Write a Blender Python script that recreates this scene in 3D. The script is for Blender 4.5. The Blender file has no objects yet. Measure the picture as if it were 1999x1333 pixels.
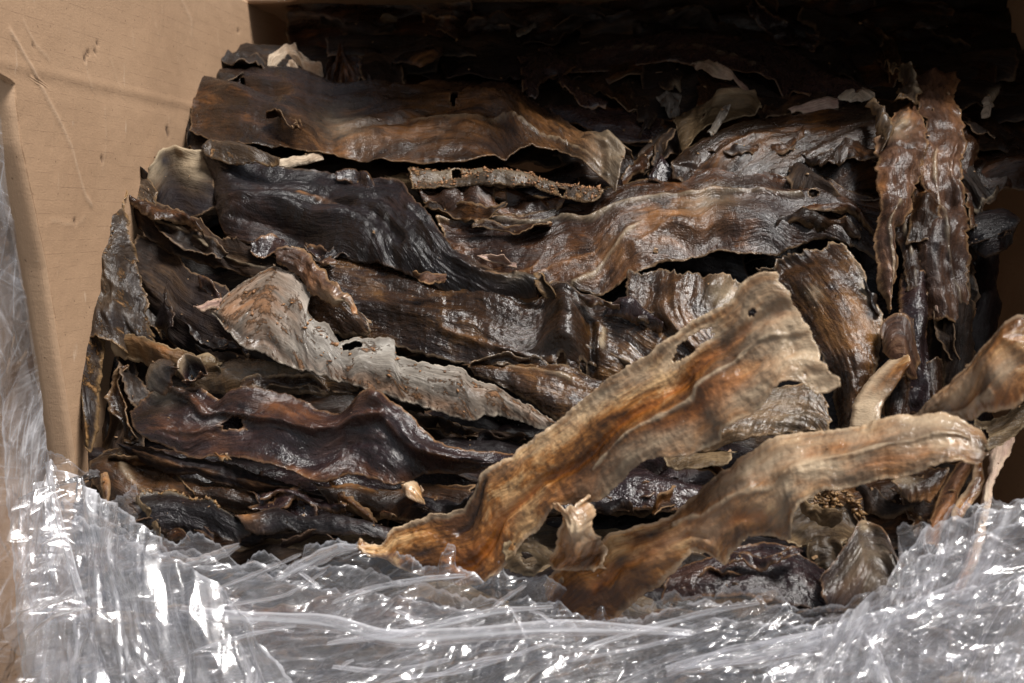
import bpy, math, random
import numpy as np
from mathutils import Vector, Matrix

# ------------------------------------------------------------------ camera, sky, sun
scene = bpy.context.scene
COL = scene.collection
F_PX = 50.0 / 36.0 * 1999.0            # focal length in pixels of the 1999 px wide picture
PHI = math.atan(237.0 / F_PX)          # the camera looks a little down
THETA = math.atan(300.0 / F_PX * math.cos(PHI))   # and a little to the left of the box axis (+Y)
st, ct, sp, cp = math.sin(THETA), math.cos(THETA), math.sin(PHI), math.cos(PHI)
RIGHT = np.array([ct, st, 0.0]); FWD = np.array([-st * cp, ct * cp, -sp]); UP = np.array([-st * sp, ct * sp, cp])
cam_d = bpy.data.cameras.new('camera'); cam = bpy.data.objects.new('camera', cam_d); COL.objects.link(cam)
cam.matrix_world = Matrix(((RIGHT[0], UP[0], -FWD[0], 0), (RIGHT[1], UP[1], -FWD[1], 0), (RIGHT[2], UP[2], -FWD[2], 0), (0, 0, 0, 1)))
cam_d.lens = 50; cam_d.sensor_width = 36; cam_d.clip_start = 0.02; cam_d.clip_end = 100
cam_d.dof.use_dof = True; cam_d.dof.focus_distance = 0.965; cam_d.dof.aperture_fstop = 11
scene.camera = cam

SUN = np.array([0.40, -0.30, 0.86]); SUN /= np.linalg.norm(SUN)
world = bpy.data.worlds.new('World'); scene.world = world; world.use_nodes = True
wn = world.node_tree
sky = wn.nodes.new('ShaderNodeTexSky'); sky.sky_type = 'NISHITA'; sky.sun_disc = False
sky.sun_elevation = math.asin(SUN[2]); sky.sun_rotation = math.atan2(SUN[0], SUN[1])
sky.air_density = 1.0; sky.dust_density = 3.0
bg = wn.nodes['Background']; bg.inputs['Strength'].default_value = 0.075
hz = wn.nodes.new('ShaderNodeHueSaturation'); hz.inputs['Saturation'].default_value = 0.42   # thin white cloud over the blue
wn.links.new(sky.outputs[0], hz.inputs['Color']); wn.links.new(hz.outputs[0], bg.inputs[0])
sun_d = bpy.data.lights.new('sun', 'SUN'); sun_d.energy = 5.0; sun_d.angle = math.radians(19); sun_d.color = (1.0, 0.965, 0.925)
sun = bpy.data.objects.new('sun', sun_d); COL.objects.link(sun)
sun.rotation_euler = Vector(SUN).to_track_quat('Z', 'Y').to_euler(); sun.location = (2, -2, 2.5)
scene.view_settings.view_transform = 'Standard'; scene.view_settings.look = 'None'
scene.view_settings.exposure = 0.20; scene.view_settings.gamma = 1.0
scene.cycles.transparent_max_bounces = 24; scene.cycles.max_bounces = 10

# ------------------------------------------------------------------ helpers
def ray(px, py):
    px = np.asarray(px, float); py = np.asarray(py, float)
    a = (px - 999.5) / F_PX; b = (666.5 - py) / F_PX
    d = RIGHT * a[..., None] + UP * b[..., None] + FWD
    return d
def at(px, py, Y):                      # the point at depth Y (metres into the box) that the photo shows at a pixel
    d = ray(px, py); return d * (np.asarray(Y, float) / d[..., 1])[..., None]
PR = [(-100, 1.30), (0, 1.31), (60, 1.33), (100, 1.29), (200, 1.17), (300, 1.09), (450, 1.02), (650, 0.965), (850, 0.925), (1000, 0.88), (1150, 0.84), (1400, 0.785)]
def pile(py): return np.interp(py, [p[0] for p in PR], [p[1] for p in PR])

_tabs = {}
def pn(x, y, seed=0):                   # 2-D gradient noise, about -0.7..0.7
    if seed not in _tabs:
        r = np.random.RandomState(seed + 11); _tabs[seed] = (r.permutation(256), r.rand(256) * 2 * np.pi)
    perm, ang = _tabs[seed]
    xi = np.floor(x).astype(int); yi = np.floor(y).astype(int); xf = x - xi; yf = y - yi
    def g(ix, iy, dx, dy):
        h = perm[(perm[ix & 255] + iy) & 255]; a = ang[h]; return np.cos(a) * dx + np.sin(a) * dy
    u = xf * xf * xf * (xf * (xf * 6 - 15) + 10); v = yf * yf * yf * (yf * (yf * 6 - 15) + 10)
    n00 = g(xi, yi, xf, yf); n10 = g(xi + 1, yi, xf - 1, yf); n01 = g(xi, yi + 1, xf, yf - 1); n11 = g(xi + 1, yi + 1, xf - 1, yf - 1)
    return (n00 * (1 - u) + n10 * u) * (1 - v) + (n01 * (1 - u) + n11 * u) * v
def fbm(x, y, seed=0, oc=4, gain=0.5):
    s = 0; a = 1.0
    for k in range(oc): s = s + a * pn(x * 2 ** k, y * 2 ** k, seed + k); a *= gain
    return s
def ridg(x, y, seed=0, oc=3):
    s = 0; a = 1.0
    for k in range(oc): s = s + a * (1 - 2.2 * np.abs(pn(x * 2 ** k, y * 2 ** k, seed + k))); a *= 0.5
    return s
def resample(pts, n):
    p = np.array(pts, float)
    if len(p) == 2: p = np.array([p[0], (p[0] + p[1]) / 2, p[1]])
    seg = np.hypot(*(p[1:] - p[:-1]).T) + 1e-6; t = np.concatenate([[0], np.cumsum(seg)]); t /= t[-1]
    q = np.linspace(0, 1, n)
    m = np.zeros_like(p); d = (p[1:] - p[:-1]) / (t[1:] - t[:-1])[:, None]
    m[0] = d[0]; m[-1] = d[-1]; m[1:-1] = 0.5 * (d[1:] + d[:-1])
    k = np.clip(np.searchsorted(t, q, side='right') - 1, 0, len(p) - 2)
    h = (t[k + 1] - t[k])[:, None]; s = ((q - t[k])[:, None]) / h
    r = (2 * s ** 3 - 3 * s ** 2 + 1) * p[k] + (s ** 3 - 2 * s ** 2 + s) * h * m[k] * 0.8 + (-2 * s ** 3 + 3 * s ** 2) * p[k + 1] + (s ** 3 - s ** 2) * h * m[k + 1] * 0.8
    return r
def lst(v, n):
    if isinstance(v, (int, float)): v = [v, v]
    x = np.linspace(0, 1, len(v)); q = np.linspace(0, 1, n)
    y = np.interp(q, x, v); k = max(3, n // 12) | 1     # smooth the kinks
    yp = np.concatenate([np.full(k, y[0]), y, np.full(k, y[-1])])
    return np.convolve(yp, np.ones(k) / k, 'same')[k:-k]
def normals(P):
    du = np.gradient(P, axis=0); dv = np.gradient(P, axis=1); N = np.cross(du, dv)
    N /= np.linalg.norm(N, axis=2, keepdims=True) + 1e-12
    if np.sum(N * P) > 0: N = -N        # the camera is at the origin: turn the faces towards it
    return N
def tag(o, label=None, cat=None, group=None, kind=None):
    for k, v in (('label', label), ('category', cat), ('group', group), ('kind', kind)):
        if v: o[k] = v
    return o
def grid_mesh(name, P, mat, parent=None, UVm=None, attrs=None, keep=None, thick=0.0, org=(0, 0, 0)):
    nu, nv = P.shape[:2]; idx = np.arange(nu * nv).reshape(nu, nv)
    q = np.stack([idx[:-1, :-1], idx[1:, :-1], idx[1:, 1:], idx[:-1, 1:]], -1)
    a = P[1, 1] - P[0, 0]
    c = np.cross(P[1:, :-1] - P[:-1, :-1], P[:-1, 1:] - P[:-1, :-1]).sum((0, 1))
    if np.dot(c, P.mean((0, 1)) + np.array(org)) > 0: q = q[..., ::-1]
    q = q.reshape(-1, 4)
    if keep is not None:
        kf = keep[:-1, :-1] & keep[1:, :-1] & keep[1:, 1:] & keep[:-1, 1:]; q = q[kf.ravel()]
    me = bpy.data.meshes.new(name)
    me.vertices.add(nu * nv); me.vertices.foreach_set('co', P.astype(np.float32).ravel())
    me.loops.add(len(q) * 4); me.loops.foreach_set('vertex_index', q.astype(np.int32).ravel())
    me.polygons.add(len(q)); me.polygons.foreach_set('loop_start', np.arange(0, len(q) * 4, 4, dtype=np.int32))
    me.polygons.foreach_set('use_smooth', np.ones(len(q), bool))
    if UVm is not None:
        uvl = me.uv_layers.new(name='UVMap'); uvl.data.foreach_set('uv', UVm.reshape(-1, 2)[q.ravel()].astype(np.float32).ravel())
    for k, v in (attrs or {}).items():
        at_ = me.attributes.new(k, 'FLOAT', 'POINT'); at_.data.foreach_set('value', np.broadcast_to(v, (nu, nv)).astype(np.float32).ravel())
    me.materials.append(mat); me.update(calc_edges=True)
    if keep is not None:
        import bmesh
        bm = bmesh.new(); bm.from_mesh(me)
        bmesh.ops.delete(bm, geom=[v for v in bm.verts if not v.link_faces], context='VERTS'); bm.to_mesh(me); bm.free()
    o = bpy.data.objects.new(name, me); COL.objects.link(o)
    if parent: o.parent = parent
    if thick:
        m = o.modifiers.new('thickness', 'SOLIDIFY'); m.thickness = thick; m.offset = -1; m.use_quality_normals = False
    return o

# ------------------------------------------------------------------ materials
class G:
    def __init__(s, name):
        s.m = bpy.data.materials.new(name); s.m.use_nodes = True; s.t = s.m.node_tree; s.t.nodes.clear()
        s.out = s.t.nodes.new('ShaderNodeOutputMaterial')
    def n(s, typ, **kw):
        nd = s.t.nodes.new('ShaderNode' + typ)
        for k, v in kw.items(): setattr(nd, k, v)
        return nd
    def put(s, sock, v):
        if hasattr(v, 'links') or isinstance(v, bpy.types.NodeSocket): s.t.links.new(v, sock)
        elif isinstance(v, tuple) and len(v) == 3 and sock.type == 'RGBA': sock.default_value = (*v, 1)
        else: sock.default_value = v
    def math(s, op, a, b=0.0, c=None, clamp=False):
        nd = s.n('Math', operation=op, use_clamp=clamp); s.put(nd.inputs[0], a); s.put(nd.inputs[1], b)
        if c is not None: s.put(nd.inputs[2], c)
        return nd.outputs[0]
    def noise(s, vec, scale=1.0, detail=4, rough=0.55, dist=0.0, dims='3D'):
        nd = s.n('TexNoise', noise_dimensions=dims); s.put(nd.inputs['Vector'], vec); nd.inputs['Scale'].default_value = scale
        nd.inputs['Detail'].default_value = detail; nd.inputs['Roughness'].default_value = rough; nd.inputs['Distortion'].default_value = dist
        return nd.outputs[0]
    def mapv(s, vec, sc=(1, 1, 1), rot=0.0):
        nd = s.n('Mapping'); s.put(nd.inputs['Vector'], vec); nd.inputs['Scale'].default_value = sc; nd.inputs['Rotation'].default_value = (0, 0, rot)
        return nd.outputs[0]
    def rng(s, v, a, b, c=0.0, d=1.0, smooth=False):
        nd = s.n('MapRange', interpolation_type='SMOOTHSTEP' if smooth else 'LINEAR'); s.put(nd.inputs[0], v)
        for i, x in enumerate((a, b, c, d)): s.put(nd.inputs[i + 1], x)
        return nd.outputs[0]
    def mix(s, f, a, b, mode='MIX'):
        nd = s.n('Mix', data_type='RGBA', blend_type=mode); s.put(nd.inputs[0], f); s.put(nd.inputs[6], a); s.put(nd.inputs[7], b)
        return nd.outputs[2]
    def ramp(s, v, stops):
        nd = s.n('ValToRGB'); s.put(nd.inputs[0], v); e = nd.color_ramp.elements
        while len(e) > 1: e.remove(e[-1])
        e[0].position = stops[0][0]; e[0].color = (*stops[0][1], 1)
        for p, c in stops[1:]:
            x = e.new(p); x.color = (*c, 1)
        return nd.outputs[0]
    def attr(s, name): return s.n('Attribute', attribute_name=name).outputs['Fac']
    def bump(s, h, dist, strength=1.0, normal=None):
        nd = s.n('Bump'); s.put(nd.inputs['Height'], h); nd.inputs['Distance'].default_value = dist; nd.inputs['Strength'].default_value = strength
        if normal is not None: s.put(nd.inputs['Normal'], normal)
        return nd.outputs[0]
    def fin(s, sh): s.t.links.new(sh, s.out.inputs['Surface']); return s.m

def skin(name, dark, mid, light, edge=(0.30, 0.19, 0.10), orange=(0.27, 0.125, 0.045), pale=(0.42, 0.33, 0.22), bias=0.0,
         rough=(0.20, 0.46), grain=1.0, fibre=1.0, tr=0.0, crust=0.0, ew=0.0022, eamt=0.6, crustcol=(0.20, 0.085, 0.03), contrast=1.0, coat=0.3, dust=1.0):
    g = G(name)
    oi = g.n('ObjectInfo'); off = g.n('VectorMath', operation='SCALE'); off.inputs[0].default_value = (7.3, 3.1, 5.7); g.put(off.inputs['Scale'], oi.outputs['Random'])
    uv = g.n('UVMap', uv_map='UVMap').outputs[0]
    ad = g.n('VectorMath', operation='ADD'); g.put(ad.inputs[0], uv); g.put(ad.inputs[1], off.outputs[0]); V = ad.outputs[0]
    # slow warp so that the fibres wander
    wpn = g.n('TexNoise', noise_dimensions='3D'); g.put(wpn.inputs['Vector'], g.mapv(V, (12, 22, 1))); wpn.inputs['Scale'].default_value = 1
    wps = g.n('VectorMath', operation='SUBTRACT'); g.put(wps.inputs[0], wpn.outputs['Color']); wps.inputs[1].default_value = (0.5, 0.5, 0.5)
    wpm = g.n('VectorMath', operation='MULTIPLY'); g.put(wpm.inputs[0], wps.outputs[0]); wpm.inputs[1].default_value = (0.02, 0.022, 0)
    wpa = g.n('VectorMath', operation='ADD'); g.put(wpa.inputs[0], V); g.put(wpa.inputs[1], wpm.outputs[0]); W = wpa.outputs[0]
    n1 = g.noise(g.mapv(W, (30, 62, 1)), 1, 8, 0.68, 0.6)
    n2 = g.noise(g.mapv(W, (13, 20, 1)), 1, 5, 0.6, 0.6)
    n3 = g.noise(g.mapv(W, (70, 700, 1)), 1, 4, 0.6)
    n3b = g.noise(g.mapv(W, (34, 300, 1)), 1, 5, 0.62)
    n4 = g.noise(g.mapv(W, (900, 1100, 1)), 1, 2, 0.5)
    n5 = g.noise(g.mapv(W, (230, 340, 1)), 1, 3, 0.6)
    t = g.math('ADD', g.math('MULTIPLY', n1, 0.5), g.math('MULTIPLY', n2, 0.5))
    t = g.math('ADD', g.math('MULTIPLY', g.math('SUBTRACT', t, 0.5), 1.35 * contrast), 0.5 + bias)
    t = g.math('ADD', t, g.math('MULTIPLY', g.math('SUBTRACT', n3b, 0.5), 0.26))
    c = g.ramp(t, [(0.30, dark), (0.44, tuple(d * 0.55 + m * 0.45 for d, m in zip(dark, mid))), (0.54, mid), (0.72, light)])
    c = g.mix(1.0, c, g.ramp(n3, [(0.30, (0.55, 0.52, 0.50)), (0.62, (1.2, 1.16, 1.12))]), 'MULTIPLY')
    c = g.mix(g.math('MULTIPLY', g.attr('orange'), g.rng(n1, 0.36, 0.62), clamp=True), c, orange)
    c = g.mix(g.math('MULTIPLY', g.attr('pale'), g.rng(n2, 0.25, 0.6, 0.55, 1.0), clamp=True), c, pale)
    c = g.mix(g.attr('black'), c, (0.012, 0.009, 0.010))
    if crust:
        k = g.noise(g.mapv(V, (75, 95, 1)), 1, 8, 0.74)
        k = g.math('ADD', k, g.math('MULTIPLY', g.attr('orange'), 0.09)); kc = g.rng(k, 0.585 - 0.06 * crust, 0.63, 0, 1, True)
        kc2 = g.mix(g.noise(g.mapv(V, (420, 420, 1)), 1, 3), crustcol, tuple(min(1, x * 2.0) for x in crustcol))
        c = g.mix(g.math('MULTIPLY', kc, 0.85), c, kc2)
    d = g.math('ADD', g.attr('edge'), g.math('MULTIPLY', g.math('SUBTRACT', n5, 0.55), 0.004))
    ef = g.rng(d, 0.0, ew, 1, 0, True)
    c = g.mix(g.math('MULTIPLY', ef, g.rng(n2, 0.35, 0.62, eamt * 0.25, eamt, True)), c, edge)
    r = g.rng(n5, 0.32, 0.68, rough[0], rough[1])
    dusty = g.rng(g.math('ADD', g.math('MULTIPLY', n2, .6), g.math('MULTIPLY', oi.outputs['Random'], .4)), .50, .64, 0, dust, True)
    r = g.math('ADD', r, g.math('MULTIPLY', dusty, .10), clamp=True)
    if crust: r = g.math('ADD', r, g.math('MULTIPLY', kc, 0.35), clamp=True)
    b = g.bump(n3b, 0.0014 * fibre, 0.8)
    b = g.bump(n3, 0.0006 * fibre, 0.8, b)
    b = g.bump(n5, 0.0008 * grain, 0.8, b)
    b = g.bump(n4, 0.00045 * grain, 0.9, b)
    if crust: b = g.bump(g.math('MULTIPLY', kc, k), 0.004, 0.9, b)
    p = g.n('BsdfPrincipled'); g.put(p.inputs['Base Color'], c); g.put(p.inputs['Roughness'], r); g.put(p.inputs['Normal'], b)
    g.put(p.inputs['Specular IOR Level'], g.rng(dusty, 0, 1, 0.30, 0.12)); g.put(p.inputs['Coat Weight'], g.math('MULTIPLY', g.rng(dusty, 0, 1, 1, .12), coat)); p.inputs['Coat Roughness'].default_value = 0.10
    g.put(p.inputs['Coat Normal'], b)
    sh = p.outputs[0]
    if tr:
        tl = g.n('BsdfTranslucent'); hs = g.n('HueSaturation'); hs.inputs['Saturation'].default_value = 1.25; hs.inputs['Value'].default_value = 1.3
        g.put(hs.inputs['Color'], c); g.put(tl.inputs[0], hs.outputs[0]); g.put(tl.inputs['Normal'], b)
        mx = g.n('MixShader'); mx.inputs[0].default_value = tr; g.put(mx.inputs[1], sh); g.put(mx.inputs[2], tl.outputs[0]); sh = mx.outputs[0]
    return g.fin(sh)

MT = {
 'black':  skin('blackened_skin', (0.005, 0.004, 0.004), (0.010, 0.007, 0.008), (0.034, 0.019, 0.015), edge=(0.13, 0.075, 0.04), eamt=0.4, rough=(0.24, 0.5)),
 'plum':   skin('purple_brown_skin', (0.009, 0.006, 0.007), (0.020, 0.011, 0.012), (0.060, 0.031, 0.023), edge=(0.26, 0.14, 0.065), orange=(0.15, 0.055, 0.018), rough=(0.16, 0.38), coat=0.6, dust=.2, fibre=0.7),
 'brown':  skin('dark_brown_skin', (0.007, 0.004, 0.002), (0.024, 0.011, 0.005), (0.12, 0.050, 0.014), edge=(0.26, 0.16, 0.085)),
 'umber':  skin('dull_brown_skin', (0.007, 0.005, 0.004), (0.020, 0.012, 0.008), (0.070, 0.042, 0.022), edge=(0.22, 0.14, 0.08), rough=(0.4, 0.7), coat=0.05),
 'rust':   skin('red_brown_skin', (0.009, 0.005, 0.003), (0.034, 0.014, 0.006), (0.155, 0.060, 0.016), edge=(0.34, 0.22, 0.12)),
 'ribbed': skin('ribbed_skin', (0.008, 0.005, 0.003), (0.030, 0.014, 0.006), (0.16, 0.080, 0.026), edge=(0.36, 0.25, 0.15), rough=(0.14, 0.36), coat=0.6, contrast=1.0, dust=.3, bias=0.02),
 'amber':  skin('amber_skin', (0.080, 0.029, 0.007), (0.33, 0.140, 0.034), (0.64, 0.43, 0.21), edge=(0.70, 0.54, 0.36), orange=(0.50, 0.155, 0.025), pale=(0.68, 0.54, 0.37), rough=(0.12, 0.30), tr=0.30, ew=0.003, eamt=0.8, bias=-0.05, coat=0.9, contrast=1.9, dust=0.0, fibre=.6, grain=.8),
 'olive':  skin('olive_skin', (0.035, 0.024, 0.013), (0.125, 0.083, 0.044), (0.30, 0.22, 0.125), edge=(0.48, 0.36, 0.22), orange=(0.45, 0.17, 0.04), rough=(0.3, 0.55), tr=0.25),
 'grey':   skin('grey_membrane', (0.060, 0.048, 0.038), (0.16, 0.145, 0.125), (0.36, 0.34, 0.31), edge=(0.5, 0.43, 0.34), orange=(0.25, 0.11, 0.04), pale=(0.5, 0.47, 0.42), rough=(0.22, 0.42), crust=0.35, fibre=0.35, grain=.6, contrast=1.0, bias=0.0, crustcol=(0.13, 0.065, 0.03)),
 'crust':  skin('crusted_skin', (0.018, 0.012, 0.008), (0.055, 0.037, 0.023), (0.15, 0.10, 0.055), edge=(0.30, 0.18, 0.08), orange=(0.42, 0.24, 0.07), rough=(0.3, 0.6), crust=0.55, crustcol=(0.17, 0.09, 0.035)),
 'cream':  skin('cream_skin', (0.26, 0.18, 0.12), (0.50, 0.41, 0.31), (0.72, 0.63, 0.50), edge=(0.72, 0.62, 0.48), rough=(0.45, 0.7), tr=0.15, coat=0.05, bias=0.06),
 'mauve':  skin('mauve_skin', (0.14, 0.085, 0.065), (0.30, 0.20, 0.165), (0.48, 0.36, 0.29), edge=(0.5, 0.38, 0.26), pale=(0.62, 0.53, 0.38), rough=(0.32, 0.6)),
 'flesh':  skin('fleshy_skin', (0.025, 0.014, 0.010), (0.10, 0.052, 0.032), (0.25, 0.145, 0.083), edge=(0.45, 0.27, 0.13), orange=(0.42, 0.17, 0.05), rough=(0.22, 0.5), tr=0.1, fibre=0.5),
}

def card_mat():
    g = G('brown_cardboard'); tc = g.n('TexCoord').outputs['Object']; sx = g.n('SeparateXYZ'); g.put(sx.inputs[0], tc)
    u = g.n('UVMap', uv_map='UVMap').outputs[0]; su = g.n('SeparateXYZ'); g.put(su.inputs[0], u)
    big = g.noise(u, 7, 4, 0.6); fine = g.noise(g.mapv(u, (260, 900, 1)), 1, 5, 0.7); spk = g.noise(u, 620, 3, 0.6)
    brk = g.noise(g.mapv(u, (55, 110, 1)), 1, 4, 0.65)
    wob = g.math('MULTIPLY', g.math('SUBTRACT', g.noise(g.mapv(u, (10, 3, 1)), 1, 2), 0.5), 0.0009)
    ph = g.math('FRACT', g.math('DIVIDE', g.math('ADD', su.outputs[1], wob), 0.0086))
    ln = g.rng(g.math('ABSOLUTE', g.math('SUBTRACT', ph, 0.5)), 0.0, 0.045, 1, 0, True)
    ln = g.math('MULTIPLY', ln, g.rng(brk, 0.42, 0.60, 0, 1, True))
    c = g.ramp(big, [(0.3, (0.375, 0.238, 0.143)), (0.7, (0.445, 0.289, 0.178))])
    c = g.mix(1.0, c, g.ramp(fine, [(0.3, (0.90, 0.89, 0.88)), (0.7, (1.05, 1.05, 1.05))]), 'MULTIPLY')
    c = g.mix(g.math('MULTIPLY', ln, 0.50), c, (0.17, 0.10, 0.06))
    sc = g.noise(g.mapv(u, (90, 26, 1)), 1, 4, 0.7)
    c = g.mix(g.math('MULTIPLY', g.rng(sc, 0.63, 0.72, 0, 1, True), 0.45), c, (0.62, 0.48, 0.36))
    c = g.mix(g.math('MULTIPLY', g.attr('pale'), 0.6), c, (0.66, 0.50, 0.36))
    c = g.mix(g.attr('black'), c, (0.035, 0.02, 0.014))
    sp2 = g.noise(g.mapv(u, (330, 330, 1)), 1, 1, 0.4)
    c = g.mix(g.math('MULTIPLY', g.rng(sp2, 0.73, 0.77, 0, 1), 0.7), c, (0.10, 0.055, 0.03))
    b = g.bump(ln, 0.0002, 0.2); b = g.bump(fine, 0.0004, 0.5, b); b = g.bump(spk, 0.0003, 0.5, b); b = g.bump(sc, 0.0015, 0.35, b)
    p = g.n('BsdfPrincipled'); g.put(p.inputs['Base Color'], c); p.inputs['Roughness'].default_value = 0.72; p.inputs['Specular IOR Level'].default_value = 0.35; g.put(p.inputs['Normal'], b)
    return g.fin(p.outputs[0])
M_CARD = card_mat()

def film_mat(name, haze, streak=(30, 5), rot=0.0, gl=1.0):
    g = G(name); u = g.n('UVMap', uv_map='UVMap').outputs[0]
    s1 = g.noise(g.mapv(u, (streak[0], streak[1], 1), rot), 1, 6, 0.7, 0.5)
    s2 = g.noise(g.mapv(u, (streak[0] * 7, streak[1] * 2.5, 1), rot * 0.6), 1, 5, 0.7, 0.8)
    s3 = g.noise(g.mapv(u, (420, 60, 1), rot), 1, 3, 0.6)
    h = g.math('MULTIPLY', g.rng(s1, 0.40, 0.68, 0.12, 1.9, True), g.rng(s2, 0.38, 0.70, 0.3, 2.0, True))
    h = g.math('ADD', g.math('MULTIPLY', h, haze), g.math('MULTIPLY', g.attr('fold'), 0.42), clamp=True)
    b = g.bump(s2, 0.0008, 0.5)
    tr = g.n('BsdfTransparent'); tr.inputs[0].default_value = (0.97, 0.97, 0.98, 1)
    gs = g.n('BsdfGlossy'); gs.inputs['Roughness'].default_value = 0.11; gs.inputs['Color'].default_value = (1, 1, 1, 1); g.put(gs.inputs['Normal'], b)
    gs2 = g.n('BsdfGlossy'); gs2.inputs['Roughness'].default_value = 0.32; g.put(gs2.inputs['Normal'], b)
    gm = g.n('MixShader'); gm.inputs[0].default_value = 0.35; g.put(gm.inputs[1], gs.outputs[0]); g.put(gm.inputs[2], gs2.outputs[0])
    df = g.n('BsdfDiffuse'); df.inputs[0].default_value = (0.92, 0.92, 0.96, 1); g.put(df.inputs['Normal'], b)
    tl = g.n('BsdfTranslucent'); tl.inputs[0].default_value = (0.92, 0.92, 0.96, 1)
    dm = g.n('MixShader'); dm.inputs[0].default_value = 0.4; g.put(dm.inputs[1], df.outputs[0]); g.put(dm.inputs[2], tl.outputs[0])
    m1 = g.n('MixShader'); g.put(m1.inputs[0], h); g.put(m1.inputs[1], tr.outputs[0]); g.put(m1.inputs[2], dm.outputs[0])
    fr = g.n('Fresnel'); g.put(fr.inputs['Normal'], b); g.put(fr.inputs['IOR'], g.rng(g.n('NewGeometry').outputs['Backfacing'], 0, 1, 1.5, 1 / 1.5))
    f = g.math('MULTIPLY', fr.outputs[0], 2.7 * gl, clamp=True)
    m2 = g.n('MixShader'); g.put(m2.inputs[0], f); g.put(m2.inputs[1], m1.outputs[0]); g.put(m2.inputs[2], gm.outputs[0])
    return g.fin(m2.outputs[0])
M_FILM = film_mat('clear_stretch_film', 0.042, (14, 5))
M_FILM2 = film_mat('layered_stretch_film', 0.16, (22, 5), 0.5)  # its white haze also stands in for glare on the corner film
M_FILM3 = film_mat('milky_stretch_film', 0.17, (22, 5), 0.5, 0.9)
M_FOLD = film_mat('folded_stretch_film', 0.07, (60, 4), 0.0, 1.0)

# ------------------------------------------------------------------ floor and box (structure and the carton)
def quad_grid(a, b, c, d, nu, nv):       # a-b along u, a-d along v
    a, b, c, d = map(lambda p: np.array(p, float), (a, b, c, d))
    U, V = np.meshgrid(np.linspace(0, 1, nu), np.linspace(0, 1, nv), indexing='ij'); U = U[..., None]; V = V[..., None]
    return a * (1 - U) * (1 - V) + b * U * (1 - V) + c * U * V + d * (1 - U) * V
def floor_mat():
    g = G('grey_concrete'); tc = g.n('TexCoord').outputs['Object']
    n = g.noise(tc, 6, 8, 0.65); c = g.ramp(n, [(0.3, (0.11, 0.105, 0.10)), (0.7, (0.19, 0.185, 0.175))])
    p = g.n('BsdfPrincipled'); g.put(p.inputs['Base Color'], c); p.inputs['Roughness'].default_value = 0.8; g.put(p.inputs['Normal'], g.bump(n, 0.004, 0.5)); return g.fin(p.outputs[0])
ZB = -0.62
fl = grid_mesh('floor', quad_grid((-40, -40, ZB - 0.01), (40, -40, ZB - 0.01), (40, 40, ZB - 0.01), (-40, 40, ZB - 0.01), 4, 4), floor_mat())
tag(fl, kind='structure')

XL, XR, YB, ZT = -0.390, 0.306, 1.72, 0.204
box = bpy.data.objects.new('cardboard_box', None); COL.objects.link(box); box.location = (0, 1.2, ZB)
tag(box, 'large brown corrugated cardboard box, open at the front, holding the whole pile of dried strips', 'box')
bpy.context.view_layer.update()
def part(name, P, **kw):
    P = P - np.array([0, 1.2, ZB]); return grid_mesh(name, P, M_CARD, box, org=(0, 1.2, ZB), **kw)
def panel_uv(P, ax): return np.stack([P[..., ax[0]], P[..., ax[1]]], -1)
def yfront(z): return np.interp(z, [-0.6, -0.16, -0.03, 0.045, 0.072, 0.083, 0.088, 0.13, 0.21], [0.93, 0.905, 0.868, 0.836, 0.830, 0.829, 0.80, 0.74, 0.70])
# left panel with its fold line, diagonal crease, scuffs and dents
nz, ny = 420, 300
zz = np.linspace(ZB, ZT, nz)[None, :]; t = (np.linspace(0, 1, ny) ** 1.35)[:, None]
yf = yfront(zz) + 0.0015 * fbm(zz * 60, zz * 0, 5)
Yg = yf + (YB - yf) * t; Zg = np.broadcast_to(zz, Yg.shape).copy()
Xg = np.full_like(Yg, XL) + 0.0014 * fbm(Yg * 6, Zg * 6, 71, 3) + 0.0002 * fbm(Yg * 60, Zg * 90, 73, 3)
zf = 0.086 + 0.004 * (Yg - 0.85)
Xg += -0.0003 * np.exp(-((Zg - zf) / 0.005) ** 2) - np.where(Zg > zf, (Zg - zf) * 0.01, 0) + 0.0004 * np.exp(-((Zg - zf - 0.007) / 0.003) ** 2)
pal = np.zeros_like(Yg); blk = np.zeros_like(Yg)
def wall_pt(px, py):
    d = ray(px, py); s = XL / d[..., 0]; return d[..., 1] * s, d[..., 2] * s
def seg_dist(Y, Z, pts):
    best = np.full(Y.shape, 9.0); par = np.zeros(Y.shape)
    w = [wall_pt(*p) for p in pts]
    for (y0, z0), (y1, z1) in zip(w[:-1], w[1:]):
        dx, dz = y1 - y0, z1 - z0; L = dx * dx + dz * dz + 1e-12
        s = np.clip(((Y - y0) * dx + (Z - z0) * dz) / L, 0, 1); d = np.hypot(Y - y0 - s * dx, Z - z0 - s * dz)
        best = np.minimum(best, d)
    return best
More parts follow.
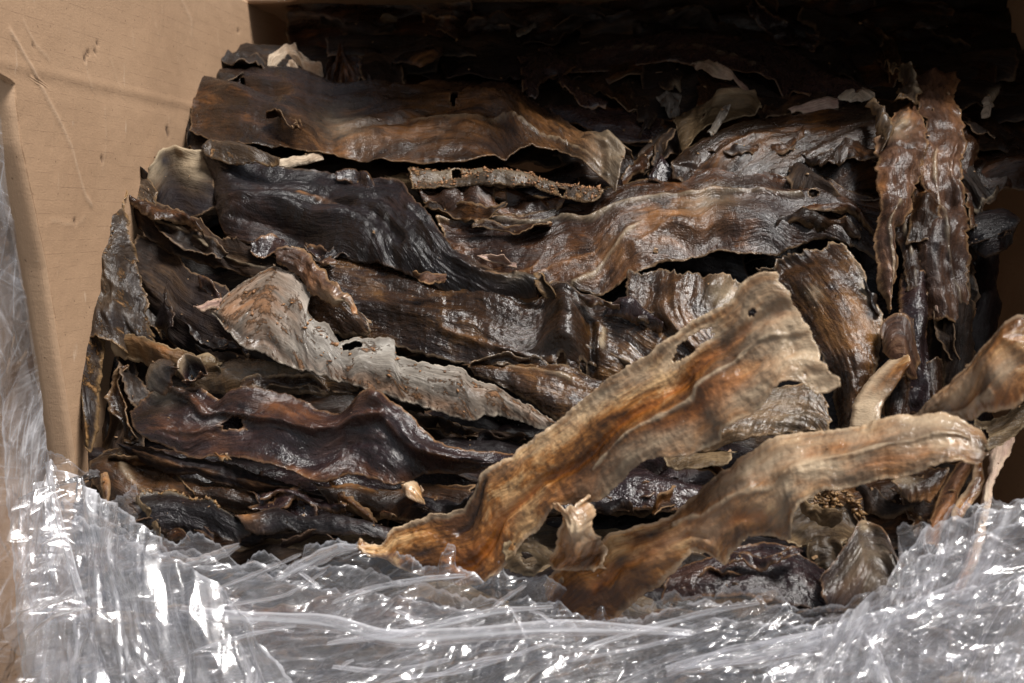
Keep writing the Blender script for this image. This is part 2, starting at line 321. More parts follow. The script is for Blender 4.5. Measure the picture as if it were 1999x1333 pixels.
for pts, w, a, pl in [([(20, 60), (60, 130), (90, 190), (120, 245), (140, 290), (150, 330), (165, 380), (178, 400)], 0.0016, 0.0022, 0.9),
                      ([(45, 40), (70, 90), (95, 115)], 0.001, 0.001, 0.6), ([(355, 0), (375, 40), (375, 70)], 0.0018, 0.0012, 0.6),
                      ([(168, 118), (172, 150), (180, 175)], 0.0012, 0.0012, 0.6), ([(205, 210), (207, 280), (200, 330)], 0.0012, 0.0008, 0.4),
                      ([(215, 110), (240, 190)], 0.001, 0.0007, 0.35), ([(100, 430), (150, 440), (165, 425)], 0.001, 0.0008, 0.4), ([(20, 470), (55, 480), (60, 510)], 0.0014, 0.0012, 0.4),
                      ([(260, 60), (262, 90)], 0.0012, 0.001, 0.5), ([(300, 30), (310, 70)], 0.001, 0.0007, 0.35), ([(425, 60), (432, 110)], 0.0018, 0.001, 0.35)]:
    d = seg_dist(Yg, Zg, pts) + 0.0006 * fbm(Yg * 200, Zg * 200, 9, 2)
    Xg += .4 * a * np.exp(-(d / w) ** 2); pal = np.maximum(pal, .5 * pl * np.exp(-(d / (w * 0.9)) ** 2))
for pts, w in [([(0, 178), (8, 168)], 0.002), ([(166, 116), (170, 105), (176, 99)], 0.0008), ([(187, 98), (189, 104)], 0.0008), ([(191, 86), (194, 82)], 0.0008), ([(326, 252), (329, 263)], 0.0018),
               ([(466, 58), (468, 61)], 0.0012), ([(198, 308), (200, 313)], 0.0012), ([(50, 497), (60, 498)], 0.0011), ([(145, 430), (147, 434)], 0.001), ([(65, 90), (66, 92)], 0.0009)]:
    d = seg_dist(Yg, Zg, pts); k = np.exp(-(d / w) ** 2); Xg -= 0.002 * k; blk = np.maximum(blk, np.clip(k * 1.3, 0, 0.95))
Pl = np.stack([Xg, Yg, Zg], -1)
part('side_panel', Pl, UVm=np.stack([Yg, Zg], -1), attrs={'pale': pal, 'black': blk}, thick=0.006)
def simple(name, P, ax, amp=0.002, seed=0, thick=0.006):
    n = normals(P); P = P + n * (amp * fbm(P[..., ax[0]] * 7, P[..., ax[1]] * 7, seed, 3))[..., None]
    return part(name, P, UVm=panel_uv(P, ax), attrs={'pale': 0.0, 'black': 0.0}, thick=thick)
simple('side_panel', quad_grid((XR, 0.80, ZB), (XR, YB, ZB), (XR, YB, ZT), (XR, 0.80, ZT), 90, 90), (1, 2), 0.003, 3)
simple('back_panel', quad_grid((XL + .002, YB, ZB), (XR - .002, YB, ZB), (XR - .002, YB, ZT), (XL + .002, YB, ZT), 60, 60), (0, 2), 0.002, 4)
tpg = quad_grid((XL - .02, 1.05, ZT - .001), (XR + .012, 1.05, ZT - .001), (XR + .012, YB, ZT - .001), (XL - .02, YB, ZT - .001), 90, 90)
yf0 = 1.05 + 0.27 * np.clip((-0.20 - tpg[:, 0, 0]) / 0.15, 0, 1)      # its unseen front edge has an added cut-back letting sun onto the left panel
tpg[..., 1] = yf0[:, None] + (YB - yf0[:, None]) * (tpg[..., 1] - 1.05) / (YB - 1.05)
simple('top_panel', tpg, (0, 1), 0.003, 6)
simple('bottom_panel', quad_grid((XL, 0.76, ZB), (XR, 0.76, ZB), (XR, YB, ZB), (XL, YB, ZB), 30, 30), (0, 1), 0.001, 7)
# front corner strip of the left side and the flap folded outwards beside it
za = np.linspace(ZB, 0.105, 200)
def col(xoff, yoff, wob=0.0): return np.stack([np.full_like(za, XL) + xoff + wob * fbm(za * 9, za * 0, 31), yfront(np.minimum(za, .07)) + yoff, za], -1)
cs = np.stack([col(-0.0005, -0.0015), col(-0.006, -0.0025), col(-0.013, -0.003, .001), col(-0.019, -0.002, .001)], 1)
U, V = np.meshgrid(np.linspace(0, .02, 4), za, indexing='ij')
part('corner_strip', cs.transpose(1, 0, 2), UVm=np.stack([V, U], -1), attrs={'pale': 0.2, 'black': 0.0}, thick=0.003)
za = np.linspace(ZB, ZT, 240)
yfl = yfront; yfront_ = lambda z: yfl(np.minimum(z, 0.06))
def col2(xoff, yoff): return np.stack([np.full_like(za, XL) + xoff, yfront_(za) + yoff + .002 * fbm(za * 8, za * 0, 37), za], -1)
fp = np.stack([col2(-0.0205, 0.012), col2(-0.06, 0.004), col2(-0.12, -0.006), col2(-0.2, -0.02)], 1).transpose(1, 0, 2)
part('front_flap', fp, UVm=panel_uv(fp, (0, 2)), attrs={'pale': 0.0, 'black': 0.0}, thick=0.006)
fp = quad_grid((XR + .008, 0.795, ZB), (XR + .20, 0.70, ZB), (XR + .20, 0.70, ZT), (XR + .008, 0.795, ZT), 30, 40)
part('front_flap', fp, UVm=panel_uv(fp, (0, 2)), attrs={'pale': 0.0, 'black': 0.0}, thick=0.006)

# ------------------------------------------------------------------ the strips
REG = {}
PXC, MATK = {}, {}
SKIP = set('''fu27 fu32 fu33 fu40 fm50 fm51 fm56 fm58 fm63 fm64 fm69 fm70 fm71 fm76 fm77 fm81 fm87 fm88 fm89 fm94 fm104 fm110 ff151 ff152 ff153 ff155 ff156 ff157 sc1 sc49 sc57 sc68 sc69'''.split())     # strips that nothing in the photo shows
SEED = [100]
GROUP = 'dried skin strips piled in the box'
def S(key, label, mat, top, bot, lt=0.01, lb=0.01, bulge=0.008, bp=0.5, cell=3.6, ct=0.0, cb=0.0, cw=0.008, ruf=0.0015, jag=0.0012, ej=0.003,
      wr=0.0007, wf=260, wl=22, cross=0.0, cf=140, lump=0.0035, lf=14, holes=(), bumps=(), veins=(), paint=(), thick=0.0008, fold=0.55, seed=None, parent=None, name='dried_strip', parts=None, group=GROUP):
    SEED[0] += 7; sd = seed or SEED[0]
    if key in SKIP: return None
    cell *= 1.12
    tp = np.array(top, float); bt = np.array(bot, float); PXC[key] = (tp.mean(0) + bt.mean(0)) / 2; MATK[key] = mat
    Lp = max(np.hypot(*(tp[1:] - tp[:-1]).T).sum(), np.hypot(*(bt[1:] - bt[:-1]).T).sum())
    nu = int(max(10, Lp / cell)); T2 = resample(top, nu); B2 = resample(bot, nu)
    Wp = np.hypot(*(T2 - B2).T); nv = int(max(7, np.percentile(Wp, 80) / cell))
    def depth(pts, l):
        l = lst(l, nu); return np.where(l > 0.5, l, pile(pts[:, 1]) - l)
    T = at(T2[:, 0], T2[:, 1], depth(T2, lt)); B = at(B2[:, 0], B2[:, 1], depth(B2, lb))
    arc = np.concatenate([[0], np.cumsum(np.linalg.norm(np.diff((T + B) / 2, axis=0), axis=1))])
    wid = np.linalg.norm(T - B, axis=1) + 1e-5
    U = np.broadcast_to(arc[:, None], (nu, nv)); v = np.linspace(0, 1, nv)[None, :]
    u01 = np.broadcast_to(np.linspace(0, 1, nu)[:, None], (nu, nv))
    def jg(s):
        n = fbm(arc * 45, arc * 0 + 0.3, sd + s, 6, 0.68); return jag * (n * 2.1 + 0.9 * np.maximum(0, fbm(arc * 90, arc * 0, sd + s + 3, 3)))
    w1 = wid[:, None]; fo_ = np.minimum(0.009, w1 * 0.3)
    V = v + np.clip(jg(1), -.35 * fo_[:, 0], .6 * fo_[:, 0])[:, None] / w1 * np.exp(-v * w1 / fo_) - np.clip(jg(2), -.35 * fo_[:, 0], .6 * fo_[:, 0])[:, None] / w1 * np.exp(-(1 - v) * w1 / fo_)
    Vm = v * w1
    P = T[:, None] * (1 - V[..., None]) + B[:, None] * V[..., None]
    # ragged ends
    tang = np.gradient(P, axis=0); tang /= np.linalg.norm(tang, axis=2, keepdims=True) + 1e-9
    ve = Vm
    e0 = ej * fbm(ve * 70, ve * 0, sd + 21, 4, 0.6) * 1.6; e1 = ej * fbm(ve * 70, ve * 0, sd + 25, 4, 0.6) * 1.6
    d0 = U; d1 = arc[-1] - U
    P = P + tang * (e0 * np.exp(-d0 / 0.010) + e1 * np.exp(-d1 / 0.010))[..., None]
    n0 = normals(P); nb = n0.mean((0, 1)); nb /= np.linalg.norm(nb)
    w1 = wid[:, None]
    a = 1.0 if bp == 0.5 else math.log(0.5) / math.log(bp)
    prof = np.sin(np.pi * np.clip(v, 0, 1) ** a)
    h = 0.7 * lst(bulge, nu)[:, None] * prof * (1 + 0.25 * pn(U * 9, U * 0, sd + 30))
    rr_ = np.random.RandomState(sd)
    for k_ in range(7):                 # leathery creases, most of them along the strip
        t_ = rr_.normal(0, .22) if k_ < 5 else rr_.normal(1.2, .5); spc = (.014 if k_ < 3 else .032) * (.6 + .9 * rr_.rand())
        q_ = -(U + .007 * pn(U * 16, Vm * 16, sd + 33)) * np.sin(t_) + (Vm + .006 * pn(U * 18, Vm * 18, sd + 34)) * np.cos(t_)
        kn = np.cumsum(spc * (.3 + 1.4 * rr_.rand(int(1.8 / spc)))) - .7
        h = h + fold * (.19 if k_ < 5 else .11) * spc * np.interp(q_, kn, rr_.randn(len(kn))) * np.clip(pn(U * 13, Vm * 20, sd + 36 + k_) * 2.2 + .6, 0, 1.3)
    et = v * w1; eb = (1 - v) * w1
    rt = fbm(U * 38, U * 0, sd + 31, 3); rb = fbm(U * 38, U * 0, sd + 35, 3)
    h = h + (lst(ct, nu)[:, None] + ruf * rt * 2) * np.exp(-(et / cw) ** 1.3) + (lst(cb, nu)[:, None] + ruf * rb * 2) * np.exp(-(eb / cw) ** 1.3)
    h = h + lump * fbm(U * lf, Vm * lf * 1.7, sd + 40, 3)
    wrp = 0.006 * fbm(U * 20, Vm * 20, sd + 50, 2)
    fib = 0.55 * ridg(U * wl, (Vm + wrp) * wf, sd + 55, 2) + 0.6 * fbm(U * wl * 2.2, (Vm + wrp) * wf * 1.5, sd + 57, 3, .6)
    msk = 0.35 + 0.9 * np.clip(fbm(U * 16, Vm * 26, sd + 60, 2) + 0.35, 0, 1)
    h = h + wr * fib * msk
    if cross: h = h + cross * ridg((U + wrp) * cf, Vm * 18, sd + 65, 3) * np.clip(fbm(U * 12, Vm * 20, sd + 70, 2) * 1.6 + 0.5, 0, 1)
    h = h + 0.0005 * fbm(U * 330, Vm * 380, sd + 75, 2) + 0.0016 * fbm(U * 70, Vm * 95, sd + 77, 3) * np.clip(.5 + pn(U * 14, Vm * 20, sd + 78) * 1.6, 0.1, 1.2)
    for (bu, bv, su, sv, am) in bumps:
        h = h + am * np.exp(-((u01 - bu) / su) ** 2 - ((v - bv) / sv) ** 2)
    at_ = {'orange': np.zeros((nu, nv)), 'pale': np.zeros((nu, nv)), 'black': np.zeros((nu, nv))}
    for (pts, w, am, an, aa) in veins:      # ridge lines (u,v) with width in metres, height, colour attribute
        q = np.array(pts, float); best = np.full((nu, nv), 9.0)
        L = arc[-1]; W = wid.mean()
        for (x0, y0), (x1, y1) in zip(q[:-1], q[1:]):
            ax, ay, bx_, by_ = x0 * L, y0 * W, x1 * L, y1 * W; dx, dy = bx_ - ax, by_ - ay
            X = u01 * L; Yy = v * W; s = np.clip(((X - ax) * dx + (Yy - ay) * dy) / (dx * dx + dy * dy + 1e-12), 0, 1)
            best = np.minimum(best, np.hypot(X - ax - s * dx, Yy - ay - s * dy))
        best = np.abs(best + 0.002 * fbm(U * 60, Vm * 60, sd + 81, 2))
        k = np.exp(-(best / w) ** 2); h = h + am * k
        if an: at_[an] = np.maximum(at_[an], aa * np.exp(-(best / (w * 0.8)) ** 2))
    for (an, pu, pv, su, sv, am) in paint:
        k = np.exp(-((u01 - pu) / su) ** 2 - ((v - pv) / sv) ** 2) * (1 + 0.9 * fbm(U * 60, Vm * 110, sd + 90, 4)); at_[an] = np.clip(np.maximum(at_[an], am * k), 0, 1)
    P = P + nb * h[..., None]
    keep = None
    dist = np.minimum(np.minimum(et, eb), np.minimum(d0, d1) + (0.004 if Wp[0] < 20 or Wp[-1] < 20 else 0))
    for (hu, hv, ru, rv) in holes:
        if keep is None: keep = np.ones((nu, nv), bool)
        ang = np.arctan2((v - hv) / rv, (u01 - hu) / ru)
        rr = np.hypot((u01 - hu) / ru, (v - hv) / rv); lim = 1 + 0.45 * fbm(np.cos(ang) * 1.6 + 5, np.sin(ang) * 1.6, sd + 95, 3)
        keep &= rr > lim; dist = np.minimum(dist, np.maximum(0, (rr - lim)) * min(ru * arc[-1], rv * wid.mean()))
    at_['edge'] = dist
    c0 = P[nu // 2, nv // 2].copy() if parent is None else np.array(parent.location)
    o = grid_mesh(name, P - c0, MT[mat], parent, UVm=np.stack([U, Vm], -1), attrs=at_, keep=keep, thick=thick, org=c0)
    if parent is None:
        o.location = c0; tag(o, label, 'dried strip', group)
    REG[key] = (o, P, normals(P), c0, keep)
    return o
def crumbs(key, n, mat, size=(0.0008, 0.0028), seed=1, ur=(0, 1), vr=(0, 1), name='crumb_crust'):
    """little shreds of dried flesh sticking to a strip, one joined part"""
    o, P, N, c0, keep = REG[key]; r = np.random.RandomState(seed); nu, nv = P.shape[:2]
    vs, fs = [], []
    octa = np.array([(1, 0, 0), (-1, 0, 0), (0, 1, 0), (0, -1, 0), (0, 0, 1), (0, 0, -1)], float)
    of = [(0, 2, 4), (2, 1, 4), (1, 3, 4), (3, 0, 4), (2, 0, 5), (1, 2, 5), (3, 1, 5), (0, 3, 5)]
    k = 0
    while k < n:
        i = int((ur[0] + (ur[1] - ur[0]) * r.rand()) * (nu - 1)); j = int((vr[0] + (vr[1] - vr[0]) * r.rand()) * (nv - 1))
        if keep is not None and not keep[i, j]: k += 1; continue
        if pn(np.array(i / 9.0), np.array(j / 9.0), seed + 3) < -0.02 and r.rand() < 0.8: k += 1; continue
        s = size[0] + (size[1] - size[0]) * r.rand() ** 3; q = octa * (s * (0.5 + r.rand(6, 3))) * np.array([1.5, 0.9, 0.7])
        R = np.array(Matrix.Rotation(r.rand() * 6.28, 3, Vector(r.randn(3)).normalized())); b = len(vs)
        vs.extend((q @ R.T + P[i, j] + N[i, j] * s * 0.25 - c0).tolist()); fs.extend([tuple(b + x for x in f) for f in of]); k += 1
    me = bpy.data.meshes.new(name); me.from_pydata(vs, [], fs); me.materials.append(mat); me.shade_smooth()
    c = bpy.data.objects.new(name, me); COL.objects.link(c); c.parent = o; tag(c, kind='stuff')
def crumb_mat(name, a, b):
    g = G(name); tc = g.n('TexCoord').outputs['Object']; n = g.noise(tc, 260, 4, 0.6)
    p = g.n('BsdfPrincipled'); g.put(p.inputs['Base Color'], g.ramp(n, [(0.35, a), (0.65, b)])); p.inputs['Roughness'].default_value = 0.5; g.put(p.inputs['Normal'], g.bump(n, 0.001, 0.6)); return g.fin(p.outputs[0])
M_CR = crumb_mat('rusty_crumbs', (0.10, 0.04, 0.015), (0.34, 0.17, 0.07))
M_CG = crumb_mat('golden_crumbs', (0.10, 0.05, 0.018), (0.30, 0.17, 0.065))
#STRIPS#
# ------------------------------------------------------------------ deep filler layers behind and under the named strips
rnd = random.Random(4)
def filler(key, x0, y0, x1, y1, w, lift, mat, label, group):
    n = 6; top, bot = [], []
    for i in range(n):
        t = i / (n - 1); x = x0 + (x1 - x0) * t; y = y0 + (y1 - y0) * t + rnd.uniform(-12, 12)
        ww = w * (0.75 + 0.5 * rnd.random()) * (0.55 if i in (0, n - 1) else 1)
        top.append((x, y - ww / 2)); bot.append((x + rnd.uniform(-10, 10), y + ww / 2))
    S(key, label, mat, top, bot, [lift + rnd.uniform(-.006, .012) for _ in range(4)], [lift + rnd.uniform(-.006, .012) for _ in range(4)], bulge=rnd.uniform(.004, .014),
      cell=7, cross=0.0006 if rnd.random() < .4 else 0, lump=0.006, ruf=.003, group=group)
GU = 'dark dried strips deep in the shadow at the back of the box'
k = 0
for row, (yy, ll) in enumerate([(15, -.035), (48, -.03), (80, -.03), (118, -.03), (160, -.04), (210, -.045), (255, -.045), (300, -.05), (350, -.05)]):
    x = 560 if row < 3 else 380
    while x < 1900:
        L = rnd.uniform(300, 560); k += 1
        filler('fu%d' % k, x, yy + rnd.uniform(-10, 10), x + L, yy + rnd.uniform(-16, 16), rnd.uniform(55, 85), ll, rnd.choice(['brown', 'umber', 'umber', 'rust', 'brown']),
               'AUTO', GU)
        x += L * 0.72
GM = 'dark dried strips buried in the middle of the pile'
for row, yy in enumerate([405, 455, 510, 570, 630, 690, 750, 810, 870, 930, 990, 1040]):
    x = 150
    while x < 1850:
        L = rnd.uniform(320, 600); k += 1
        filler('fm%d' % k, x, yy + rnd.uniform(-14, 14), min(x + L, 1900), yy + rnd.uniform(-25, 25), rnd.uniform(75, 115), -.04 if yy < 900 else -.03, rnd.choice(['black', 'umber', 'black', 'plum', 'brown']),
               'AUTO', GM)
        x += L * 0.75
GF = 'dried strips pressed behind the clear film along the bottom'
for row, yy in enumerate([1085, 1130, 1175, 1225, 1275, 1325, 1380]):
    x = 150
    while x < 1990:
        L = rnd.uniform(300, 560); k += 1
        filler('ff%d' % k, x, yy + rnd.uniform(-22, 22), x + L, yy + rnd.uniform(-30, 30), rnd.uniform(70, 110), -.022 + .004 * (row % 2), rnd.choice(['umber', 'brown', 'plum', 'rust', 'black', 'black', 'olive']),
               'AUTO', GF)
        x += L * 0.7

# ------------------------------------------------------------------ back of the box
S('v1', 'long black strip across the top, its pale creased edge running towards the right', 'plum',
  [(1010,105),(1060,92),(1130,96),(1200,88),(1290,70),(1400,62),(1480,72),(1560,105),(1640,155),(1720,185)], [(1020,175),(1070,150),(1110,140),(1180,132),(1240,122),(1300,125),(1380,135),(1450,140),(1540,165),(1640,205)],
  [.0,.01,.02,.01,0], [.02,.0,.01,.02,.0], bulge=.010, veins=[([(0,.3),(.2,.35),(.4,.6),(.55,.62),(.75,.9)], .0012, .002, 'pale', .35)], wr=.0005, ct=-.004)
S('v2', 'black folded strip with a brown ridge, left of the pale creased one at the top', 'black',
  [(860,115),(900,100),(960,106),(1010,104),(1060,98)], [(875,160),(920,155),(980,160),(1010,175),(1040,150)], .005, .01, bulge=.008, veins=[([(0,.15),(.4,.2),(1,.1)], .001, .0015, 'orange', .5)])
S('v3', 'black upright fold hanging between the mottled brown strip and the top strip', 'plum',
  [(1050,95),(1040,120),(1010,150),(985,165),(1010,190)], [(1110,100),(1130,120),(1110,145),(1070,160),(1045,190)], [.02,.012,.0], [.01,.005,.0], bulge=.012, cross=.0006)
S('v4', 'dim brown strip below the top panel near the left back corner', 'umber', [(640,85),(700,75),(780,72),(860,80),(930,90)], [(640,120),(720,118),(800,112),(870,118),(930,112)], -.005, .0, bulge=.012)
S('v5', 'small olive brown flap standing up in the dark near the top left', 'olive', [(732,60),(738,38),(752,27),(775,35)], [(735,66),(755,62),(775,58),(785,52)], -.01, -.02, bulge=.006)
S('v6', 'little torn orange brown flake in the dark at the top', 'rust', [(815,56),(835,45),(850,42),(868,47)], [(818,62),(838,61),(855,60),(870,58)], .0, .0, bulge=.003, paint=[('orange', .5, .5, .6, .6, .8)])
S('v7', 'orange brown tongue with a grey top at the left end of the black folded strip', 'black', [(765,138),(790,120),(820,108),(850,100),(870,108)], [(770,142),(800,140),(820,145),(850,135),(868,125)], [.012,.02], .02, bulge=.006, paint=[('orange', .62, .85, .25, .35, 1.0)])
S('v8', 'short grey stub poking out of the dark near the top centre', 'grey', [(1002,70),(1022,56),(1040,50)], [(1010,82),(1030,74),(1046,60)], .0, .0, bulge=.004)
S('v9', 'dim brown strips end with a pale tip, far back at the top', 'umber', [(1130,45),(1200,30),(1270,28),(1315,18)], [(1130,90),(1200,75),(1280,62),(1318,30)], -.01, -.005, bulge=.01, paint=[('pale', .97, .3, .04, .4, .5)])
S('v10', 'grey torn strip hanging in the dark hole left of the cream curl', 'umber', [(1270,112),(1280,150),(1290,180),(1310,190)], [(1340,112),(1338,140),(1330,165),(1328,185)], -.012, -.012, bulge=.008, paint=[('pale', .95, .7, .1, .4, .7)])
S('v11', 'dark glossy strip with a thin brown ridge at the bottom of the dark hole', 'plum', [(1060,205),(1100,210),(1160,210),(1220,215),(1290,235)], [(1080,230),(1130,250),(1180,275),(1250,280),(1300,270)], [-.01,-.02], [-.01,-.02], bulge=.01, veins=[([(0,.2),(.3,.12),(.6,.2),(1,.35)], .0012, .003, 'orange', .6)])
S('v12', 'mauve brown lobe in the dark left of the tall upright strip', 'umber', [(1572,100),(1590,75),(1610,64),(1640,80),(1660,120)], [(1580,112),(1610,130),(1640,150),(1670,170),(1690,180)], -.01, -.01, bulge=.01, paint=[('pale', .15, .35, .2, .5, .35)])
S('v13', 'dim brown strip far back under the top panel on the right', 'black', [(1400,30),(1500,28),(1600,45),(1700,60),(1800,70)], [(1400,75),(1500,80),(1600,100),(1700,115),(1800,120)], -.02, -.02, bulge=.012)

# white and brown jagged bits top left
S('x0', 'dark jagged edge showing behind the cream crumpled scrap, against the left side', 'umber', [(445,108),(460,98),(490,98),(530,92),(560,95)], [(450,124),(480,126),(520,132),(560,135),(600,140)], .0, .005, bulge=.006, jag=.004)
S('x1', 'crumpled cream white scrap standing at the top left of the pile', 'cream', [(521,136),(526,110),(540,100),(555,84),(575,92),(590,115),(612,124),(630,138)], [(524,137),(540,140),(556,138),(572,142),(590,144),(604,146),(618,150),(630,154)],
  [.012,.02,.018,.01], [.012,.008], bulge=.004, ruf=.004, lump=.007, lf=40, jag=.0028, paint=[('orange', .45, .5, .08, .6, .5), ('orange', .8, .7, .15, .4, .4)], cell=2.6)
S('x2', 'brown jagged shred with an upright spike beside the cream scrap', 'rust', [(628,150),(638,118),(650,100),(662,72),(672,95),(700,110),(715,140)], [(630,165),(650,165),(668,160),(685,164),(700,160),(712,166),(726,166)],
  [.015,.022,.012], [.01,.008], bulge=.005, ruf=.005, lump=.008, lf=40, jag=.003, cell=2.6)
S('x3', 'folded dull brown lobe right of the brown spike', 'umber', [(700,118),(730,108),(760,115),(780,135)], [(705,165),(735,160),(765,160),(790,160)], .0, .01, bulge=.008)

# ------------------------------------------------------------------ upper row
S('o', 'broad mottled brown strip lying across the upper left, its right end bent over', 'brown',
  [(380,122),(430,122),(480,128),(540,136),(600,146),(660,162),(740,158),(800,156),(880,152),(950,153),(1000,162),(1040,190),(1090,225),(1150,262),(1205,283),(1238,305)],
  [(372,262),(410,285),(470,292),(540,292),(620,308),(700,318),(780,330),(860,334),(940,326),(990,314),(1040,306),(1085,306),(1120,318),(1150,335),(1175,352),(1200,378)],
  [.0,.005,.01,.012,.008,.012,.02], [.005,.01,.015,.015,.015,.02,.035], bulge=[.014,.018,.02,.018,.012], wr=.0011, wf=210, wl=12, cb=.004, ct=-.005,
  veins=[([(.45,.3),(.6,.35),(.75,.5),(.95,.6)], .0022, .003, None, 0), ([(.5,.62),(.7,.62),(.85,.8),(.97,.9)], .002, .003, 'pale', .35), ([(.5,.1),(.7,.15),(.85,.3)], .002, .003, 'black', .5), ([(.62,.5),(.75,.55),(.9,.7)], .003, .0025, 'orange', .4)],
  paint=[('orange', .48, .08, .08, .1, .55), ('orange', .35, .85, .12, .15, .5), ('pale', .97, .5, .06, .5, .45), ('pale', .35, .7, .05, .15, .25), ('orange', .6, .6, .12, .3, .35), ('orange', .85, .6, .12, .4, .4), ('black', .68, .85, .08, .12, .5), ('black', .08, .2, .12, .3, .4)],
  holes=[(.585, .42, .006, .05), (.11, .30, .004, .03)], bumps=[(.18,.45,.03,.15,-.006), (.22,.65,.03,.12,.004), (.93,.55,.04,.4,.008)], cell=3.2)
S('o2', 'dark brown left end folded under the mottled strip, touching the left side of the box', 'umber', [(366,165),(372,125),(400,120),(440,122)], [(364,230),(366,268),(380,300),(420,300)], -.006, -.004, bulge=.006)
S('p', 'narrow grey strip coated with rusty crumbs, a round hole near its left end', 'crust',
  [(798,336),(850,334),(900,330),(960,330),(1020,336),(1060,346),(1110,360),(1150,370),(1185,376)], [(806,372),(835,378),(870,374),(915,370),(960,378),(1010,378),(1060,384),(1110,396),(1165,398)],
  [.012,.014,.02,.02], [.016,.02,.018,.02], bulge=.005, holes=[(.24,.38,.022,.22),(.80,.78,.014,.10)], cell=2.4, jag=.0018, paint=[('black', .85, .5, .04, .3, .5), ('pale', .4, .3, .35, .4, .35)])
crumbs('p', 900, M_CR, (.0003, .0016), 5)
S('q', 'wrinkled brown strip tucked just below the narrow grey crumbly strip', 'rust', [(815,378),(850,380),(900,375),(960,378),(1020,380),(1070,390),(1110,398)], [(828,410),(860,418),(900,424),(960,424),(1020,420),(1060,414),(1100,405)],
  .0, .005, bulge=.008, lump=.008, lf=34, wr=.0012, holes=[(.55,.4,.03,.2)], bumps=[(.3,.5,.04,.3,-.006)])
S('q2', 'small tan patch at the left of the narrow grey crumbly strip', 'olive', [(752,345),(775,344),(800,347)], [(770,372),(795,380),(830,395)], -.004, -.002, bulge=.004)
S('r', 'long dark brown strip with amber grain and a glossy left nose, upper right', 'brown',
  [(1308,325),(1330,300),(1360,280),(1400,262),(1450,245),(1500,232),(1560,222),(1640,205),(1700,195),(1760,190),(1850,185)], [(1312,350),(1350,352),(1400,352),(1450,345),(1500,340),(1560,350),(1620,365),(1680,380),(1720,385),(1780,390),(1850,390)],
  [.018,.012,.008,.0], [.02,.014,.01,.0], bulge=[.010,.016,.018,.016], wr=.001, wf=200, wl=10, veins=[([(.1,.7),(.3,.5),(.5,.45)], .003, .002, 'orange', .4), ([(.05,.6),(.15,.8)], .003, -.004, 'black', .4)], paint=[('orange',.3,.7,.15,.2,.35)])
S('r2', 'dark upright lobe with a thin rim in front of the long amber grained strip', 'umber', [(1538,345),(1542,320),(1552,302),(1570,318)], [(1540,372),(1570,380),(1600,385),(1640,388)], [.014,.018], .016, bulge=.008)
S('r3', 'small wet red brown lobe left of the glossy nose', 'plum', [(1268,345),(1275,325),(1290,302),(1300,320)], [(1270,358),(1290,362),(1305,360),(1318,345)], [.01,.016], .012, bulge=.004)
S('r4', 'dim brown lobe in the hole between the bent brown end and the tan leafy piece', 'umber', [(1240,300),(1270,270),(1300,248),(1322,250)], [(1255,345),(1280,330),(1305,305),(1330,285)], -.006, -.006, bulge=.008)
S('s', 'tan leafy piece with a pointed corner and a small hole, left of the cream curl', 'olive',
  [(1319,222),(1345,208),(1372,196),(1398,186),(1402,176),(1440,180),(1470,184),(1480,200)], [(1314,243),(1326,270),(1336,292),(1352,270),(1372,250),(1400,240),(1440,232),(1484,226)],
  [.02,.026,.02,.014], [.024,.02,.014,.012], bulge=.003, ct=-.006, jag=.0014, holes=[(.42,.62,.016,.07)], veins=[([(.1,.35),(.4,.42),(.95,.3)], .0016, .003, 'orange', .3)], cell=2.6, paint=[('pale',.7,.2,.3,.3,.5)])
S('t', 'cream curl rising above the tan leafy piece at the upper right', 'mauve', [(1348,128),(1362,120),(1385,124),(1410,138),(1435,150),(1455,172),(1472,192)], [(1354,134),(1372,142),(1390,160),(1412,168),(1432,172),(1448,182),(1466,198)],
  [.022,.03,.026,.02], [.02,.022,.018,.02], bulge=.005, ct=-.004, cell=2.2, paint=[('pale',.3,.4,.35,.8,.6)], jag=.0012)
S('t2', 'orange brown web of skin under the cream curl', 'rust', [(1362,138),(1378,145),(1400,165),(1440,178)], [(1360,200),(1380,195),(1400,182),(1440,182)], .006, .008, bulge=.004)
S('u', 'translucent brown leaf right of the tan leafy piece', 'umber', [(1478,204),(1485,185),(1505,182),(1520,170),(1545,161),(1575,166),(1600,178),(1612,180)], [(1490,228),(1510,226),(1530,224),(1550,219),(1570,212),(1590,205),(1602,198),(1612,184)],
  [.012,.016,.012], .008, bulge=.003, cell=2.6, jag=.0012, paint=[('orange',.4,.4,.4,.4,.3)])
S('u2', 'small white tip resting on the black strip left of the tall upright strip', 'cream', [(1638,192),(1655,180),(1672,173),(1690,182),(1706,190)], [(1640,198),(1660,198),(1680,197),(1695,196),(1706,194)], .012, .012, bulge=.003, cell=2.4)
S('u3', 'tan ragged edge peeping over the long amber grained strip', 'mauve', [(1538,218),(1565,205),(1590,198),(1612,195),(1635,200)], [(1545,222),(1570,216),(1595,212),(1620,210),(1640,208)], .010, .012, bulge=.003, jag=.002)
S('s2', 'small pale green rolled end over the tan leafy piece', 'grey', [(1380,262),(1400,240),(1416,222),(1422,226)], [(1388,266),(1405,252),(1418,236),(1424,228)], .026, .026, bulge=.003, cell=2.2)

